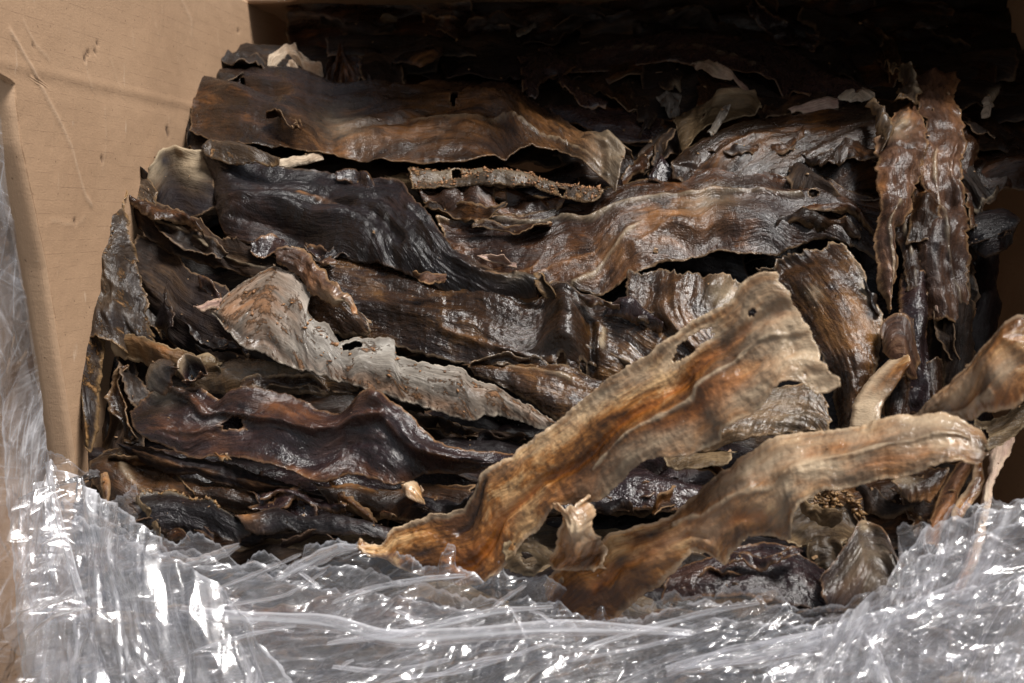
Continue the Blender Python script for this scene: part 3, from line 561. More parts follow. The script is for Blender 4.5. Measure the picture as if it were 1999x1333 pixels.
# ------------------------------------------------------------------ right hand upright pieces
S('f4', 'brown tapering strip end poking out behind the tall upright strips, white tipped', 'umber', [(1840,165),(1880,160),(1920,168),(1955,186)], [(1850,235),(1890,225),(1925,212),(1950,192)], .0, .0, bulge=.006, paint=[('pale',.85,.9,.12,.3,.8)])
S('f5', 'cream torn corner hanging beside the right end in the dark', 'cream', [(1922,193),(1932,192),(1934,205)], [(1914,224),(1930,222),(1940,212)], .006, .006, bulge=.002, cell=2.4)
S('f6', 'dim brown lobed piece with a curled tip near the right side of the box', 'umber', [(1885,300),(1900,320),(1915,350),(1930,368),(1950,364)], [(1880,425),(1900,415),(1925,395),(1940,385),(1950,368)], [.0,.004,.012], [.0,.006,.012], bulge=.008, veins=[([(.0,.95),(.5,.9),(.9,.8)], .0012, .001, 'pale', .5)])
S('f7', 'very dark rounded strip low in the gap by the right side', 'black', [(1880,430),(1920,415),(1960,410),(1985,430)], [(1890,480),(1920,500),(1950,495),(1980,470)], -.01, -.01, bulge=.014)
S('f2', 'tall upright flesh brown strip with a fan shaped top, right one of the leaning pair', 'flesh',
  [(1782,150),(1785,185),(1788,215),(1800,240),(1802,290),(1796,330),(1795,380),(1795,430),(1790,490),(1795,560),(1800,620)], [(1868,140),(1866,175),(1862,205),(1878,240),(1884,290),(1878,340),(1884,400),(1892,460),(1896,530),(1897,600),(1878,650)],
  [.07,.06,.045,.035,.02,.01], [.065,.055,.04,.03,.02,.01], bulge=[.004,.006,.010,.010,.012], lump=.007, fold=.35, wr=.0003, lf=26, jag=.0022, ruf=.0015, veins=[([(.3,.3),(.45,.35),(.55,.5),(.7,.55),(.9,.8)], .0012, .003, 'pale', .6), ([(.28,.8),(.4,.7),(.5,.9)], .0014, .003, None, 0)],
  bumps=[(.5,.7,.04,.2,-.008)], paint=[('black', .75, .5, .2, .6, .5), ('orange', .1, .9, .1, .3, .5)])
S('f1', 'tall upright flesh brown strip with a ragged orange edge, left one of the leaning pair', 'flesh',
  [(1748,215),(1738,240),(1728,255),(1708,262),(1706,290),(1714,315),(1712,332),(1706,338),(1718,380),(1712,430),(1706,480),(1712,540),(1722,580),(1732,612)],
  [(1790,200),(1798,225),(1806,255),(1806,300),(1804,340),(1792,370),(1780,400),(1766,430),(1748,455),(1748,500),(1746,545),(1740,590),(1738,600),(1736,614)],
  [.075,.07,.065,.055,.045,.035,.03], [.07,.065,.055,.045,.04,.035,.03], bulge=[.006,.01,.012,.010,.006], lump=.006, fold=.35, wr=.0003, lf=34, jag=.002, ruf=.0012, cell=2.8,
  veins=[([(.5,.55),(.6,.45),(.8,.7),(.95,.8)], .0012, .002, 'pale', .6), ([(.22,.15),(.24,.6)], .0022, -.003, 'black', .6)], paint=[('black', .66, .55, .06, .2, .8), ('orange', .05, .3, .08, .5, .7), ('orange', .42, .03, .06, .12, .9), ('pale', .12, .3, .06, .3, .6)], bumps=[(.4,.5,.04,.2,-.004),(.3,.6,.04,.2,.004)])
S('f1b', 'thin brown sheet hanging behind the lower half of the leaning pair', 'rust', [(1742,430),(1750,480),(1758,530),(1768,580)], [(1800,400),(1800,460),(1800,520),(1800,590)], .02, .018, bulge=.006, veins=[([(0,.3),(1,.5)], .001, .002, 'pale', .5)])
S('f0', 'curly brown knot with a cream loop at the very top of the leaning pair', 'crust', [(1726,142),(1735,136),(1748,142),(1758,158),(1752,185),(1748,210)], [(1738,160),(1760,150),(1782,150),(1792,165),(1796,190),(1790,214)], .078, .078, bulge=.006, ruf=.004, lump=.009, lf=50, jag=.004, cell=2.4,
  veins=[([(.35,.9),(.55,.98),(.75,.8)], .0025, .004, 'pale', 1.0)], holes=[(.2,.5,.08,.18)])
S('f3', 'dark glossy upright strip with fine cross wrinkles below the leaning pair', 'plum', [(1765,530),(1762,570),(1752,610),(1758,660),(1770,720),(1775,800)], [(1812,540),(1812,580),(1815,640),(1822,700),(1830,770),(1835,830)], [.025,.03,.03,.02], [.02,.02,.018,.01], bulge=.014, cross=.0012, cf=220, wr=.0003)
S('f8', 'dim brown hanging sheet filling the shade to the right of the wrinkled upright strip', 'umber', [(1800,480),(1808,560),(1810,640),(1815,740),(1820,830)], [(1892,470),(1895,560),(1895,640),(1890,740),(1880,840)], -.005, -.008, bulge=.012, lump=.012, lf=20)
S('f9', 'small pale ragged tab hanging in front of the dim sheet on the right', 'mauve', [(1806,525),(1806,560),(1812,590),(1828,625)], [(1818,530),(1815,560),(1830,590),(1834,632)], .012, .012, bulge=.003, cell=2.6, jag=.002)
S('f10', 'glossy dark lobe with a pale rim near the middle of the right side', 'plum', [(1812,466),(1830,460),(1850,462),(1860,470)], [(1815,500),(1835,510),(1850,505),(1862,490)], .012, .016, bulge=.008, veins=[([(0,.02),(.5,.05),(1,.1)], .001, .001, 'pale', .9)], cell=2.8)
S('e', 'curled mauve strip with a cream underside rolled over beside the ribbed strips', 'flesh', [(1722,640),(1730,622),(1750,612),(1772,614),(1784,640),(1795,670)], [(1724,680),(1736,700),(1755,720),(1775,740),(1785,745),(1793,740)], [.05,.055,.045], [.045,.045,.035], bulge=.009, cell=2.8, paint=[('black', .5,.4,.3,.4,.4)])
S('e2', 'cream and mauve rolled end standing above the lowest amber strip', 'amber', [(1664,832),(1672,800),(1688,770),(1712,738),(1735,715),(1752,702),(1760,692)], [(1708,832),(1714,812),(1726,786),(1746,758),(1764,730),(1778,710),(1768,692)], [.045,.05,.055], [.035,.04,.05], bulge=.022, cell=2.6, paint=[('pale', .15, .15, .35, .4, .95), ('pale',.5,.05,.5,.12,.8)], jag=.0008, ct=-.006, cb=-.006)
S('e3', 'amber grained strip standing in the shade right of the rolled end', 'rust', [(1735,745),(1730,780),(1722,820),(1715,850)], [(1778,740),(1782,780),(1785,820),(1788,850)], .02, .016, bulge=.006, wr=.001)

# ------------------------------------------------------------------ middle rows
S('l', 'broad red brown strip with a long pale ridge, crossing the middle towards the right', 'rust',
  [(855,436),(920,432),(980,430),(1040,424),(1075,412),(1100,402),(1145,404),(1175,388),(1210,366),(1250,356),(1310,350),(1350,352),(1385,336),(1430,338),(1480,334),(1525,350),(1560,352),(1605,352),(1650,372),(1720,400)],
  [(880,500),(930,520),(985,545),(1040,562),(1080,556),(1120,566),(1170,568),(1215,548),(1260,530),(1310,510),(1350,498),(1400,490),(1440,496),(1490,500),(1530,492),(1570,480),(1620,470),(1660,480),(1700,500),(1740,520)],
  [-.004,.0,.004,.006,.004,-.004], [.004,.01,.014,.012,.008,.0], bulge=[.010,.014,.018,.018,.014], wr=.0009, wf=190, wl=14, lump=.005, cell=3.2, ct=.004,
  veins=[([(0,.15),(.15,.12),(.3,.28),(.45,.38),(.6,.40),(.8,.45)], .0022, .005, 'pale', .45), ([(.2,.9),(.3,.7),(.38,.6)], .0016, .002, 'orange', .8), ([(.28,.95),(.36,.75),(.45,.6)], .0016, .002, 'pale', .6), ([(.13,.95),(.2,.8),(.23,.6)], .0014, .002, 'orange', .6), ([(.35,.95),(.42,.8),(.5,.7)], .0014, .002, 'orange', .7)],
  paint=[('orange', .52, .62, .12, .22, .7), ('orange', .38, .75, .12, .2, .5), ('black', .75, .7, .12, .4, .6), ('black', .1, .3, .12, .5, .5), ('pale', .6, .5, .05, .15, .35)], holes=[(.83,.42,.008,.05)], jag=.0018)
S('m', 'wide near black strip with fine combed wrinkles running down from the upper left', 'black',
  [(402,288),(440,292),(500,306),(560,322),(620,325),(680,338),(740,345),(785,362),(815,405),(850,440),(880,480),(930,508),(980,528),(1030,535),(1056,552)],
  [(398,312),(410,350),(418,400),(432,440),(470,462),(520,470),(580,480),(640,492),(700,505),(760,520),(810,538),(860,562),(920,578),(980,580),(1050,572)],
  [.03,.025,.022,.022,.024,.03], [.03,.02,.016,.018,.02,.03], bulge=[.008,.014,.016,.014,.010], wr=.0013, wf=340, wl=9, cell=2.9, cb=-.004,
  veins=[([(.36,.4),(.5,.5),(.62,.62)], .004, -.007, 'black', .6), ([(.3,.38),(.36,.38),(.42,.5)], .0022, .002, 'orange', .7), ([(.6,.2),(.75,.4),(.9,.5)], .004, .004, None, 0)], paint=[('orange', .87,.2,.06,.2,.45), ('pale',.93,.25,.06,.3,.3)])
S('m1', 'grey brown folded end lying on the left tip of the near black strip', 'crust', [(400,290),(412,278),(440,283),(480,294),(520,306),(550,318)], [(402,312),(425,318),(455,326),(490,330),(520,330),(550,326)], .042, .04, bulge=.005, cell=2.6)
S('n1', 'long cream strip end sticking out behind the near black strip', 'cream', [(475,294),(510,298),(540,306),(570,304),(600,298),(618,290),(628,289)], [(490,306),(520,316),(550,322),(580,322),(605,318),(620,314),(631,308)], .018, .018, bulge=.003, cell=2.4, jag=.0009)
S('n2', 'grey and cream skin with a curled white rim against the left box side', 'umber',
  [(280,330),(300,312),(318,288),(340,285),(365,292),(390,296),(410,296)], [(285,390),(310,410),(340,420),(370,425),(400,420),(420,410),(430,400)],
  [.02,.03,.03,.026], [.008,.006,.006], bulge=.006, cell=2.8, veins=[([(.1,.2),(.3,.02),(.6,.08),(.95,.05)], .0035, .004, 'pale', 1.0)], paint=[('pale', .75, .25, .2, .28, .75), ('pale', .15, .3, .18, .35, .6), ('black', .35,.75,.4,.35,.85), ('orange', .2,.6,.12,.15,.5), ('black', .38, .22, .07, .08, .8), ('black',.8,.9,.3,.3,.9)], fold=.4)
S('aa', 'broad crusty grey brown strip with golden flecks standing against the left box side', 'crust',
  [(218,342),(200,350),(194,378),(198,400),(186,432),(160,462),(145,480),(141,510),(138,545),(134,590),(131,620),(130,660)],
  [(252,345),(258,375),(255,400),(258,430),(262,460),(266,500),(272,540),(282,580),(290,620),(300,655),(312,690),(318,712)],
  [.03,.028,.022,.018,.02], [.036,.034,.03,.022,.014], bulge=[.006,.010,.016,.016], lump=.009, lf=30, fold=1.1, wr=.0016, wf=180, cell=2.8, jag=.0026,
  paint=[('orange', .10, .4, .10, .6, .8), ('orange', .30, .25, .12, .25, .9), ('orange', .6, .3, .1, .2, .4), ('pale', .7, .4, .1, .2, .12), ('black', .95,.6,.2,.5,.7), ('black', .6,.9,.4,.15,.5)], holes=[(.66,.1,.02,.07)])
crumbs('aa', 380, M_CG, (.0005, .0020), 9, (0, .55), (0.02, .75))
S('aa0', 'black beady knob on top of the broad crusty strip', 'black', [(240,335),(248,325),(262,324),(275,330),(285,338)], [(244,350),(255,352),(268,352),(280,350),(290,346)], .036, .034, bulge=.006, lump=.01, lf=60, cell=2.4)
S('aa1', 'dull olive lobe just right of the top of the broad crusty strip', 'crust', [(246,352),(262,345),(285,350),(300,365)], [(250,395),(270,400),(290,400),(308,396)], .026, .024, bulge=.006)
S('ab', 'narrow dark strip hanging down the left side with an orange rim', 'crust', [(133,640),(130,680),(136,720),(142,770),(150,820),(158,870)], [(205,660),(195,700),(188,745),(190,790),(188,830),(176,884)], [.035,.03,.026,.02], [.03,.028,.026,.02], bulge=.008, paint=[('black', .6,.6,.5,.5,.7), ('black', .2,.7,.3,.3,.6)], veins=[([(.1,.4),(.35,.3),(.6,.4),(.95,.7)], .0012, .003, 'orange', .9)], cell=2.8)
S('ab2', 'broad dull brown strip slanting down behind the curled lobe at the lower left', 'umber', [(232,690),(225,740),(215,800),(200,860),(185,920),(178,985)], [(330,700),(320,760),(300,820),(290,880),(300,930),(330,985)], -.01, [-.002,.0,.004], bulge=.008, lump=.010, lf=22, wr=.0012)
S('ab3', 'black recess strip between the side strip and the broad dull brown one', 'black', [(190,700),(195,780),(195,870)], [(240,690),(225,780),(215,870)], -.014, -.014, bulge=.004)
S('ac', 'dull red brown strip with a rippled thin upper edge, left under the near black one', 'umber',
  [(262,372),(300,392),(340,405),(365,412),(385,418),(400,440),(425,458),(455,462),(490,470),(530,500)], [(268,440),(300,470),(350,500),(400,520),(450,530),(500,545),(560,550),(590,545),(600,535),(600,530)],
  [.02,.018,.016,.014], [.004,.002,.0], bulge=.008, jag=.0022, ruf=.003, veins=[([(.1,.45),(.35,.42),(.5,.55),(.8,.7)], .0014, .004, 'pale', .4)], paint=[('orange', .2, .2, .3, .2, .3)], wr=.001)
S('ad', 'large dark strip with a dusty brown hump sloping down from the left', 'umber', [(268,458),(300,470),(340,495),(380,530),(410,545),(440,560),(470,600)], [(262,560),(280,620),(320,660),(360,690),(400,705),(440,715),(490,715)], [.008,.006,.0], [-.004,-.012,-.02], bulge=.014, wr=.0014, wf=150, lump=.008, paint=[('black', .7,.6,.3,.6,.7)])
S('ad2', 'dull grey brown strip leaning right of the broad crusty strip', 'crust', [(255,470),(262,530),(272,580),(285,620)], [(285,480),(300,540),(312,590),(320,650)], .008, .0, bulge=.006, paint=[('black',.5,.8,.5,.4,.6)])
S('ae', 'knobbly tan strip with a pale left end above the curled lobe', 'olive', [(222,668),(240,652),(275,660),(310,678),(350,690),(395,696),(440,706)], [(224,690),(240,695),(280,705),(320,722),(350,735),(390,745),(430,738)], .02, .022, bulge=.009, lump=.005, lf=40, wr=.0012, cell=2.6, jag=.002, paint=[('pale', .03,.6,.05,.5,.9), ('orange',.5,.4,.4,.5,.3)])
S('ae2', 'ragged tan tuft beside the tan knobbly strip', 'olive', [(372,702),(392,694),(410,690),(425,700),(438,706)], [(380,715),(395,716),(410,717),(425,718),(436,716)], .024, .02, bulge=.003, jag=.004, cell=2.4)
S('af', 'shiny grey brown crinkled strip running right from behind the curled lobe', 'ribbed', [(395,728),(430,722),(470,712),(520,712),(570,712),(620,722),(670,738),(700,745)], [(390,770),(430,775),(480,785),(530,775),(580,775),(630,775),(680,778),(710,775)], .006, .01, bulge=.010, lump=.006, lf=30, wr=.0016, wf=150, cross=.0006, paint=[('pale',.4,.4,.4,.5,.3)])
S('af2', 'dark brown folded flap under the lower left corner of the big grey strip', 'umber', [(488,676),(530,690),(580,705),(620,718)], [(492,705),(520,712),(560,714),(600,722)], .018, .014, bulge=.005, jag=.002)
S('j', 'broad glossy brown strip with fine ribs and a raised knuckle, centre of the pile', 'ribbed',
  [(600,505),(650,500),(700,508),(760,515),(820,528),(880,540),(940,552),(990,578),(1030,592),(1055,582),(1070,562),(1095,556),(1120,568),(1150,588),(1190,592),(1220,600),(1260,628),(1300,645),(1360,680)],
  [(600,600),(650,640),(700,655),(760,670),(820,690),(880,705),(930,715),(980,722),(1020,728),(1060,732),(1090,736),(1130,742),(1170,750),(1210,752),(1250,745),(1290,735),(1320,730),(1350,730),(1380,730)],
  [.004,.008,.012,.016,.012,.008], [.004,.008,.012,.016,.014,.012], bulge=[.010,.013,.014,.012,.010], wr=.0014, wf=230, wl=10, cell=2.8, cross=.0003,
  bumps=[(.66,.38,.045,.35,.018),(.72,.6,.018,.5,-.006),(.735,.62,.01,.18,.008)], veins=[([(.62,.15),(.68,.1),(.74,.35),(.74,.7)], .003, .004, None, 0), ([(.35,.75),(.5,.8),(.62,.86)], .002, .003, 'orange', .4), ([(.75,.4),(.745,.65)], .0016, .002, 'pale', .9)],
  holes=[(.645,.88,.010,.06),(.70,.87,.006,.04)], paint=[('black', .1,.5,.12,.6,.55), ('black',.3,.95,.3,.15,.5)])
S('k', 'amber brown ribbed strip with a bright shine, below the raised knuckle', 'ribbed', [(900,712),(940,712),(1000,716),(1060,722),(1110,730),(1160,745),(1210,750),(1260,740)], [(930,745),(980,760),(1030,790),(1070,815),(1110,822),(1160,810),(1200,800),(1230,790)], [.014,.02,.02], [.02,.022,.024], bulge=.010, wr=.0016, wf=170, wl=12, cell=2.8, paint=[('orange', .25,.3,.25,.3,.5)], veins=[([(.1,.2),(.4,.2),(.6,.3)], .0015, .002, 'pale', .5)])
S('g', 'glossy upright ribbed strip with a ragged wavy top, left of the larger ribbed one', 'ribbed',
  [(1226,528),(1218,570),(1212,600),(1235,640),(1280,680),(1330,740)], [(1462,548),(1440,590),(1440,640),(1450,690),(1470,740),(1480,790)], [.026,.022,.018,.012], [.026,.022,.018,.012], bulge=[.008,.012,.012], wr=.0018, wf=190, wl=12, cell=2.9, jag=.002, ej=.006, lump=.005, ruf=.003, paint=[('pale', .12,.85,.12,.12,.6), ('orange', .3,.5,.4,.5,.3)], bumps=[(.1,.45,.12,.08,.006),(.08,.75,.12,.06,.006)])
S('h', 'largest ribbed strip, upright and glossy, with a pointed top corner right of centre', 'ribbed',
  [(1475,520),(1500,545),(1530,580),(1560,620),(1590,670),(1615,720),(1628,780),(1630,850)], [(1642,474),(1668,505),(1690,540),(1695,570),(1722,615),(1722,670),(1705,740),(1675,835)],
  [.020,.024,.028,.022], [.034,.034,.032,.024], bulge=[.008,.013,.014,.012], wr=.0017, wf=200, wl=8, cell=2.9, ej=.007, lump=.005, ruf=.003, ct=-.006, cb=.003,
  paint=[('pale', .25,.35,.04,.08,.5), ('black', .42,.85,.03,.08,.8), ('black', .25,.55,.03,.05,.8), ('orange',.5,.5,.4,.3,.35), ('pale',.3,.97,.12,.05,.6)], bumps=[(.05,.35,.05,.3,-.006)])
S('i', 'brown strip with a grid of pale wrinkles, under the top amber strip', 'ribbed', [(1420,800),(1450,780),(1490,762),(1540,748),(1590,756),(1618,790)], [(1340,880),(1380,885),(1430,872),(1490,862),(1560,850),(1622,846)], .024, .026, bulge=.008, wr=.0014, wf=200, cross=.0018, cf=170, cell=2.8, paint=[('pale',.5,.5,.5,.6,.25)])
S('i2', 'tan and brown strip end lying below the grid wrinkled one', 'olive', [(1285,885),(1330,872),(1390,872),(1440,880)], [(1300,908),(1340,920),(1390,928),(1420,925)], .02, .024, bulge=.006, cell=2.8, wr=.001)
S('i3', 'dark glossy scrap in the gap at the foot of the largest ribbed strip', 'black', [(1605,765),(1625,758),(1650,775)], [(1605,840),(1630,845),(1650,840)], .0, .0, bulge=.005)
S('i4', 'dull ribbed strip running under the notch of the top amber strip', 'ribbed', [(1290,690),(1350,668),(1400,660),(1440,670)], [(1290,760),(1350,770),(1400,780),(1450,780)], .008, .008, bulge=.006, wr=.0014)

# big grey strip
S('ag', 'large pale grey strip with rusty crumbs and torn edges, lying diagonally left of centre', 'grey',
  [(405,598),(430,572),(470,545),(505,525),(530,512),(560,525),(590,548),(604,572),(600,600),(612,616),(632,618),(650,645),(662,660),(700,648),(735,655),(768,658),(772,686),(810,692),(850,702),(900,708),(925,735),(970,748),(1010,772),(1050,800),(1092,826)],
  [(410,606),(425,618),(440,640),(458,660),(478,680),(500,684),(530,698),(565,714),(600,726),(640,740),(680,750),(720,762),(760,772),(800,785),(840,798),(880,810),(915,820),(940,812),(970,806),(1000,814),(1020,822),(1045,834),(1070,838),(1088,836)],
  [.046,.05,.052,.048,.044,.040,.036], [.046,.046,.046,.046,.048,.044,.036], bulge=[.002,.004,.006,.010,.012,.006], jag=.0016, ct=-.003, cell=2.6, lump=.003, fold=.28, wr=.0004,
  holes=[(.455,.20,.022,.10)], paint=[('orange', .12, .45, .16, .4, .8), ('orange', .9, .5, .12, .5, .8), ('pale', .35,.4,.10,.5,.5), ('pale', .5,.2,.12,.2,.5), ('orange', .5,.9,.4,.15,.6), ('black', .72,.62,.06,.25,.25)], veins=[([(.0,.9),(.2,.85),(.28,.98)], .0025, -.002, 'black', .35)])
crumbs('ag', 170, M_CR, (.0003, .0018), 3, (0.02, .8), (0.05, .98))
S('ag2', 'tan torn tip at the left point of the large pale grey strip', 'mauve', [(378,602),(395,598),(412,588),(432,582)], [(382,604),(398,612),(412,604),(434,604)], .046, .046, bulge=.002, jag=.002, cell=2.4)
S('ah', 'glossy red brown curl along the top of the large grey strip, with hooked point', 'flesh',
  [(540,484),(560,476),(585,488),(610,505),(635,525),(655,548),(672,562),(688,575),(700,595),(712,612)], [(548,515),(565,525),(590,548),(606,570),(625,580),(648,590),(668,598),(684,590),(696,602),(708,614)],
  [.058,.062,.064,.058], [.05,.05,.05,.052], bulge=.006, wr=.0016, wf=260, wl=30, lump=.005, lf=44, cell=2.4, jag=.002, paint=[('orange', .55,.6,.2,.3,.6), ('pale', .75,.7,.2,.3,.7), ('orange',.97,.5,.05,.8,.7)])
S('ah2', 'small brown glossy knob beside the curled red brown strip', 'flesh', [(626,505),(640,496),(655,500)], [(628,520),(642,522),(658,516)], .024, .024, bulge=.006, cell=2.6)
S('ai2', 'dark ribbed strip glimpsed through the notch of the large grey strip', 'ribbed', [(600,590),(640,590),(690,610),(730,640)], [(605,640),(640,660),(680,668),(720,672)], .012, .014, bulge=.006, wr=.0014)

# ------------------------------------------------------------------ lower left
S('aj', 'big glossy purple brown strip with wavy rims and a dark hole, lower left', 'plum',
  [(303,745),(318,755),(345,750),(368,752),(385,755),(400,762),(420,774),(432,776),(455,758),(480,758),(520,764),(560,768),(590,780),(625,800),(655,808),(680,800),(705,782),(730,776),(755,782),(785,800),(812,825),(845,855),(880,872),(930,880),(980,885),(1010,890)],
  [(250,800),(256,828),(270,850),(300,868),(335,880),(370,890),(410,888),(440,890),(470,898),(505,905),(540,915),(580,928),(622,944),(650,938),(680,926),(710,928),(740,938),(770,945),(800,938),(830,925),(860,925),(900,925),(950,920),(1000,915)],
  [.056,.05,.046,.044,.05,.044,.036], [.04,.04,.04,.038,.036,.034,.03], bulge=[.006,.009,.010,.008], wr=.0005, wf=160, lump=.006, lf=18, cell=2.7, jag=.0011, cw=.006, ct=.003, cb=.002,
  veins=[([(.02,.0),(.1,.15),(.2,.36),(.33,.42),(.42,.40),(.5,.3),(.6,.34),(.64,.26)], .0020, .006, 'orange', .45), ([(.62,.05),(.70,.3),(.80,.5),(.9,.6)], .006, .008, None, 0), ([(.1,.8),(.2,.62),(.26,.55)], .0018, .002, None, 0), ([(.66,.3),(.78,.55),(.95,.75)], .0012, .0015, 'orange', .5)],
  holes=[(.262,.53,.022,.085)], paint=[('orange', .36,.2,.12,.14,.9), ('orange', .58,.1,.05,.1,.8), ('orange', .15,.7,.1,.15,.6), ('orange', .22,.92,.05,.08,.9), ('orange',.45,.95,.12,.06,.8), ('pale',.03,.2,.05,.3,.25), ('orange', .68,.92,.1,.08,.6)],
  bumps=[(.30,.5,.05,.2,-.004),(.52,.15,.05,.2,-.006),(.6,.12,.04,.2,.008),(.22,.35,.05,.15,-.004)])
S('aj1', 'purple grey curled lobe rising over the left end of the big glossy strip', 'plum', [(300,760),(302,735),(312,712),(330,700),(345,704),(352,712)], [(335,775),(338,768),(342,750),(346,735),(352,728),(358,722)], [.052,.062,.064], [.05,.06,.064], bulge=.008, cell=2.4, paint=[('pale',.3,.3,.5,.6,.22)], wr=.0004)
S('aj2', 'small open box shaped curl on top of the purple lobe at the lower left', 'plum', [(352,728),(354,710),(366,700),(384,702),(396,708)], [(362,748),(372,744),(382,740),(390,736),(396,728)], [.062,.058,.064], [.062,.062,.064], bulge=-.012, cell=2.2, veins=[([(0,.05),(.4,.02),(1,.05)], .0018, .003, 'pale', .6), ([(0,.98),(1,.95)], .0018, .003, 'orange', .7)], paint=[('black', .5,.5,.3,.4,.9)])
S('aj3', 'tan torn scrap hanging below the big glossy purple brown strip', 'olive', [(425,896),(445,898),(455,905)], [(430,905),(440,922),(452,914)], .044, .044, bulge=.003, jag=.003, cell=2.2, paint=[('orange',.5,.5,.5,.5,.8)])
S('ak', 'black glossy strip running right behind the big purple brown one', 'black', [(820,868),(870,858),(930,862),(980,858),(1020,870),(1080,880)], [(850,930),(900,935),(960,945),(1010,960),(1060,970),(1100,960)], .016, .02, bulge=.010, lump=.006, wr=.001)
S('ak2', 'dark lumpy strip in the gap below the large grey strip', 'umber', [(790,792),(850,808),(910,825),(980,838),(1040,850)], [(800,850),(860,865),(920,870),(980,870),(1030,870)], .0, .0, bulge=.010, lump=.010, lf=34)
S('al', 'narrow black combed strip with a thin brown midrib under the big glossy one', 'black',
  [(238,866),(280,876),(330,890),(380,900),(440,905),(500,925),(560,945),(620,958),(670,955),(720,975),(780,985),(850,1000)], [(244,880),(280,905),(330,925),(390,935),(450,952),(510,962),(570,965),(630,980),(680,1000),(730,1010),(790,1020),(860,1025)],
  .022, .018, bulge=.007, wr=.001, wf=330, cell=2.8, veins=[([(.05,.5),(.25,.65),(.45,.68),(.7,.6)], .0012, .003, 'orange', .55)], cross=.0006)
S('al2', 'dull brown curved strip at the lower left, sweeping right under the narrow combed one', 'brown', [(205,880),(240,872),(290,905),(340,925),(400,938),(470,955),(540,965)], [(190,950),(225,1000),(280,1010),(340,1000),(400,1000),(470,1005),(540,1010)], [.01,.012,.008], [.0,.0,-.004], bulge=.012, wr=.0012, lump=.008, veins=[([(.1,.1),(.3,.5),(.5,.9)], .0014, .003, 'pale', .3)], paint=[('orange',.4,.4,.3,.3,.3)])
S('al3', 'small orange brown upright chip at the left above the film', 'rust', [(198,930),(196,950),(200,985)], [(210,925),(214,945),(212,975)], .03, .03, bulge=.003, cell=2.6, paint=[('orange',.5,.5,.6,.6,.9)])
S('am', 'black wrinkled strip with a grey crumbled rim just above the film at the left', 'black', [(266,978),(300,965),(345,960),(375,968),(405,978),(440,1000),(470,1025)], [(280,1040),(320,1040),(370,1045),(410,1050),(440,1060),(470,1062),(500,1055)], [.026,.028,.024], [.026,.024,.02], bulge=.012, wr=.0018, wf=130, lump=.006, cell=2.8, jag=.0024, veins=[([(0,.05),(.5,.05),(1,.05)], .002, .003, 'pale', .35)])
crumbs('am', 120, M_CG, (.0006, .0018), 12, (0.0, .8), (0.0, .12))
S('an', 'grey black ribbed strip lying flat just above the film', 'black', [(462,1012),(500,1000),(540,990),(580,1008),(640,1008),(700,1012),(760,1022),(820,1030)], [(480,1040),(520,1050),(560,1045),(600,1050),(660,1058),(720,1062),(780,1060),(830,1055)], .03, .032, bulge=.010, wr=.0016, wf=230, wl=8, cell=2.8, paint=[('orange',.06,.3,.06,.5,.7)])
S('an2', 'grey brown curled flap with a hole above the flat ribbed strip', 'plum', [(480,958),(530,962),(580,968),(620,985)], [(510,990),(540,1000),(580,1010),(620,1015)], .014, .018, bulge=.008, holes=[(.75,.3,.06,.2)])
S('ao', 'dark strip with orange torn rim below the big glossy strip near the centre', 'brown', [(610,945),(640,955),(690,950),(740,965),(800,950),(860,950),(930,955)], [(640,985),(690,1000),(740,1015),(790,1020),(840,1020),(890,1010),(930,1000)], .024, .022, bulge=.008, lump=.007, paint=[('orange',.3,.1,.3,.2,.6)])
S('ao2', 'small cream and amber curled scrap near the left end of the long amber strip', 'amber', [(795,948),(805,940),(818,945),(824,962)], [(790,962),(800,975),(815,980),(830,985)], .042, .04, bulge=.006, cell=2.2, paint=[('pale',.3,.3,.3,.5,.9)])
S('ao3', 'reddish crinkled strand slanting below the big glossy strip', 'rust', [(690,955),(710,975),(740,1000),(760,1010)], [(720,955),(745,975),(765,995),(780,1005)], .03, .03, bulge=.008, cross=.001)
S('ao4', 'small dark orange bit under the black wrinkled strip at the left', 'rust', [(320,1035),(345,1025),(365,1040)], [(325,1050),(345,1052),(365,1058)], .03, .03, bulge=.004, cell=2.6)

# ------------------------------------------------------------------ lower right
S('at', 'dark glossy strip seen between the two long amber strips', 'plum', [(1090,930),(1160,925),(1230,915),(1300,925),(1380,945)], [(1080,1010),(1150,1020),(1230,1010),(1300,1010),(1380,1010)], .008, .010, bulge=.010, wr=.0008)
S('ap', 'purple black glossy strip under the lowest amber strip, above the film', 'plum', [(1290,1120),(1340,1095),(1390,1080),(1430,1060),(1480,1045),(1530,1050),(1570,1075),(1610,1110),(1660,1120)], [(1300,1175),(1350,1170),(1400,1165),(1460,1165),(1520,1170),(1570,1175),(1620,1180),(1670,1185),(1700,1185)],
  .036, .04, bulge=.012, wr=.0012, wf=200, lump=.006, cell=2.8)
S('ap2', 'mauve brown peaked strip with a cream tip standing at the lower right', 'plum', [(1600,1130),(1630,1085),(1655,1050),(1680,1012),(1692,1000),(1715,1010),(1735,1040),(1758,1090)], [(1610,1190),(1640,1195),(1665,1195),(1690,1190),(1710,1190),(1730,1185),(1750,1165),(1764,1120)],
  [.042,.05,.042], .04, bulge=.010, cell=2.7, lump=.006, wr=.0009, veins=[([(.62,.1),(.6,.45),(.7,.6)], .005, -.009, 'black', .3)], paint=[('pale',.58,.02,.06,.08,1.0), ('pale',.5,.5,.35,.4,.30), ('orange', .3,.6,.2,.3,.3)])
